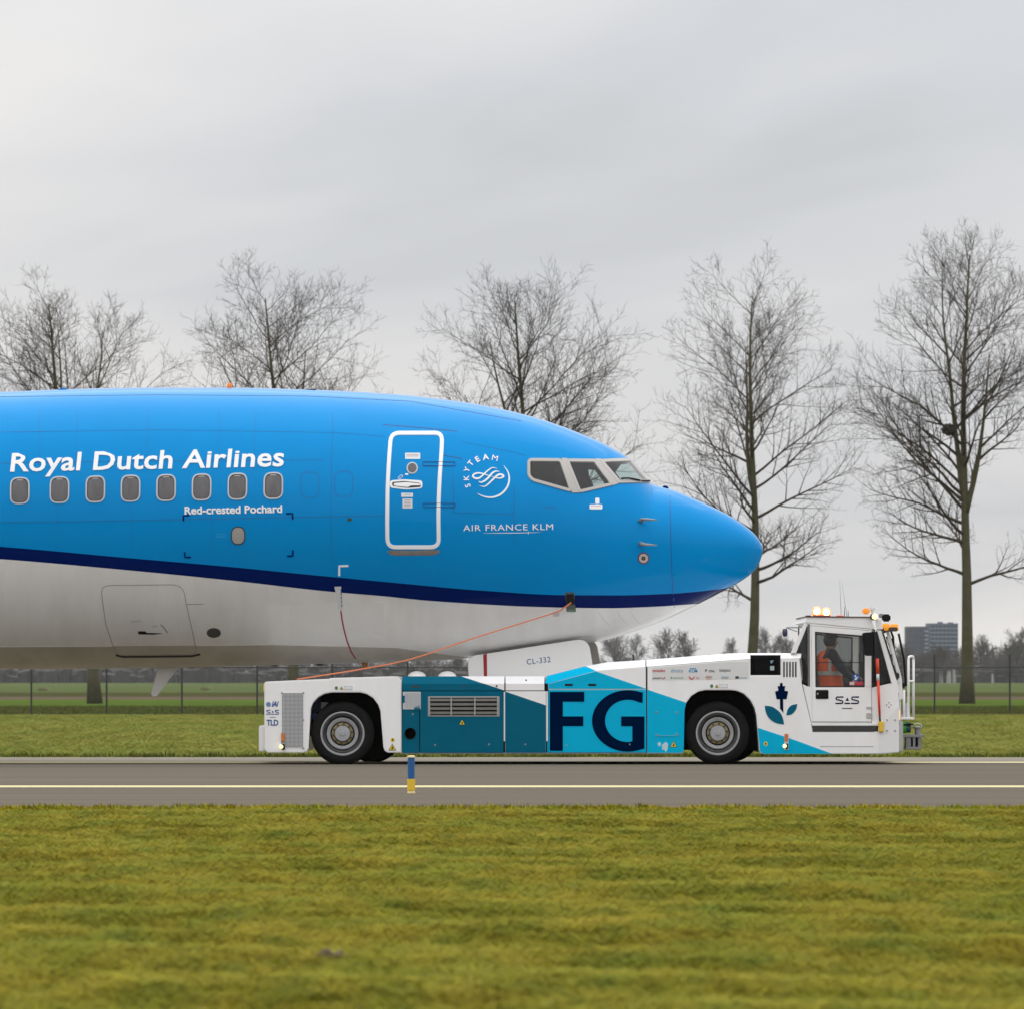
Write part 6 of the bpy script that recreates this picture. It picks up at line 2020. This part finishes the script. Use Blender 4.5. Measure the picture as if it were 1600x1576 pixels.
# field shrubs
for i, (px, py) in enumerate(((68, 1078.5), (322, 1077.5))):
    y = Yrow(py)
    bm = bmesh.new()
    for _ in range(150):
        a_ = frr.uniform(0, 6.28); r_ = frr.random() ** .5
        p0 = Vector((X_of(px, y) + .45 * r_ * math.cos(a_), y + .45 * r_ * math.sin(a_), 0))
        p1 = p0 + Vector((math.cos(a_) * .25 * r_ + frr.gauss(0, .1), math.sin(a_) * .25 * r_, frr.uniform(.25, .55) * (1.1 - .5 * r_)))
        V, Fc = tube_data([p0, p0.lerp(p1, .5), p1], [.02, .018, .008], 3, caps=False)
        q = [bm.verts.new(v) for v in V]
        for f in Fc: bm.faces.new([q[k] for k in f])
    s_ = from_bm('shrub', bm, mat('shrub_twigs', (.26, .25, .13), .95))
    tag(s_, ('small bare shrub in the field near the left edge' if i == 0 else 'small bare shrub in the field left of the tractor rear'), 'shrub')

# ------------------------------------------------------------------ far block of flats and sheds
YB = 2900.0
kb = YB / F
flats = thing('apartment_building', 'grey-blue block of flats above the far wood behind the tractor', 'apartment building')
CON = mat('flats_concrete', (.10, .125, .175), .8, var=.15, vscale=.05)
GLZ = mat('flats_glazing', (.055, .075, .11), .2)
BALC = mat('flats_balcony', (.24, .275, .33), .7)
def bx_(name, x0, y0, x1, y1, dy, th, m, parent=flats):
    a, b = (X_of(x0, YB), Z_of(y1, YB)), (X_of(x1, YB), Z_of(y0, YB))
    return box(name, (a[0], YB + dy, max(a[1], 0)), (b[0], YB + dy + th, b[1]), m, parent)
bx_('main_block', 1449, 973, 1497, 1066, 0, 14, CON)
bx_('low_wing', 1416, 978, 1449, 1066, 1.0, 12, mat('flats_dark', (.065, .07, .095), .8))
bx_('roof_hut', 1466, 970.6, 1474, 973, 3, 4, CON)
bx_('roof_hut', 1482, 971.4, 1490, 973, 3, 4, CON)
for r in range(9):
    for c in range(7):
        bx_('window', 1455.4 + c * 6.1, 975.6 + r * 6.5, 1459.6 + c * 6.1, 979.6 + r * 6.5, -.15, .2, GLZ)
    bx_('balcony', 1444.5, 984 + r * 6.4, 1450.5, 986.8 + r * 6.4, -1.2, 1.5, BALC) if r < 6 else None
    bx_('floor_band', 1453, 980.4 + r * 6.5, 1497, 981.6 + r * 6.5, -.3, .3, BALC)
for c in range(3):
    for r in range(4):
        bx_('window', 1421 + c * 8, 983 + r * 9, 1424.5 + c * 8, 986 + r * 9, .85, .2, GLZ)
for i, (px, w, top, lab) in enumerate(((1471, 5, 1046, 'pale leaning bare-barked stump at the far wood edge, left of its twin'), (1483, 7, 1043.5, 'wide pale shed gable at the far wood edge'), (1491.5, 4.5, 1044, 'narrow pale shed gable beside the tallest poplar trunk'), (1551.5, 3, 1051, 'small pale hut at the far wood edge, right of the tallest poplar'))):
    y = YL - 12
    k = y / F
    bm = bmesh.new()
    x0, x1, zt_ = X_of(px - w / 2, y), X_of(px + w / 2, y), Z_of(top, y)
    fr = [bm.verts.new(p) for p in ((x0, y, 0), (x1, y, 0), (x1 - (x1 - x0) * .15, y, zt_ * .75), ((x0 + x1) / 2 - .1, y, zt_), (x0 + (x1 - x0) * .12, y, zt_ * .8))]
    f = bm.faces.new(fr)
    r = bmesh.ops.extrude_face_region(bm, geom=[f])
    for g in r['geom']:
        if isinstance(g, bmesh.types.BMVert): g.co.y += 3
    o = from_bm('shed', bm, mat('pale_shed', (.36, .35, .33), .8, var=.2, vscale=.5))
    tag(o, lab if i else 'slim pale hut at the far wood edge, left of the wide gable', 'shed')

# ------------------------------------------------------------------ haze
hz = box('haze', (-900, -6, -1.05), (900, 3300, 27.5), None)
hz.data.materials.clear()
hm = bpy.data.materials.new('haze_air'); hm.use_nodes = True
N, L = hm.node_tree.nodes, hm.node_tree.links
N.remove(N['Principled BSDF'])
pv = N.new('ShaderNodeVolumePrincipled')
pv.inputs['Color'].default_value = (.93, .95, 1.0, 1)
pv.inputs['Density'].default_value = 0.00003
pv.inputs['Anisotropy'].default_value = 0.2
L.new(pv.outputs[0], N['Material Output'].inputs['Volume'])
hz.data.materials.append(hm)
struct(hz, 'stuff')

if __name__ == '__main__':
    pass
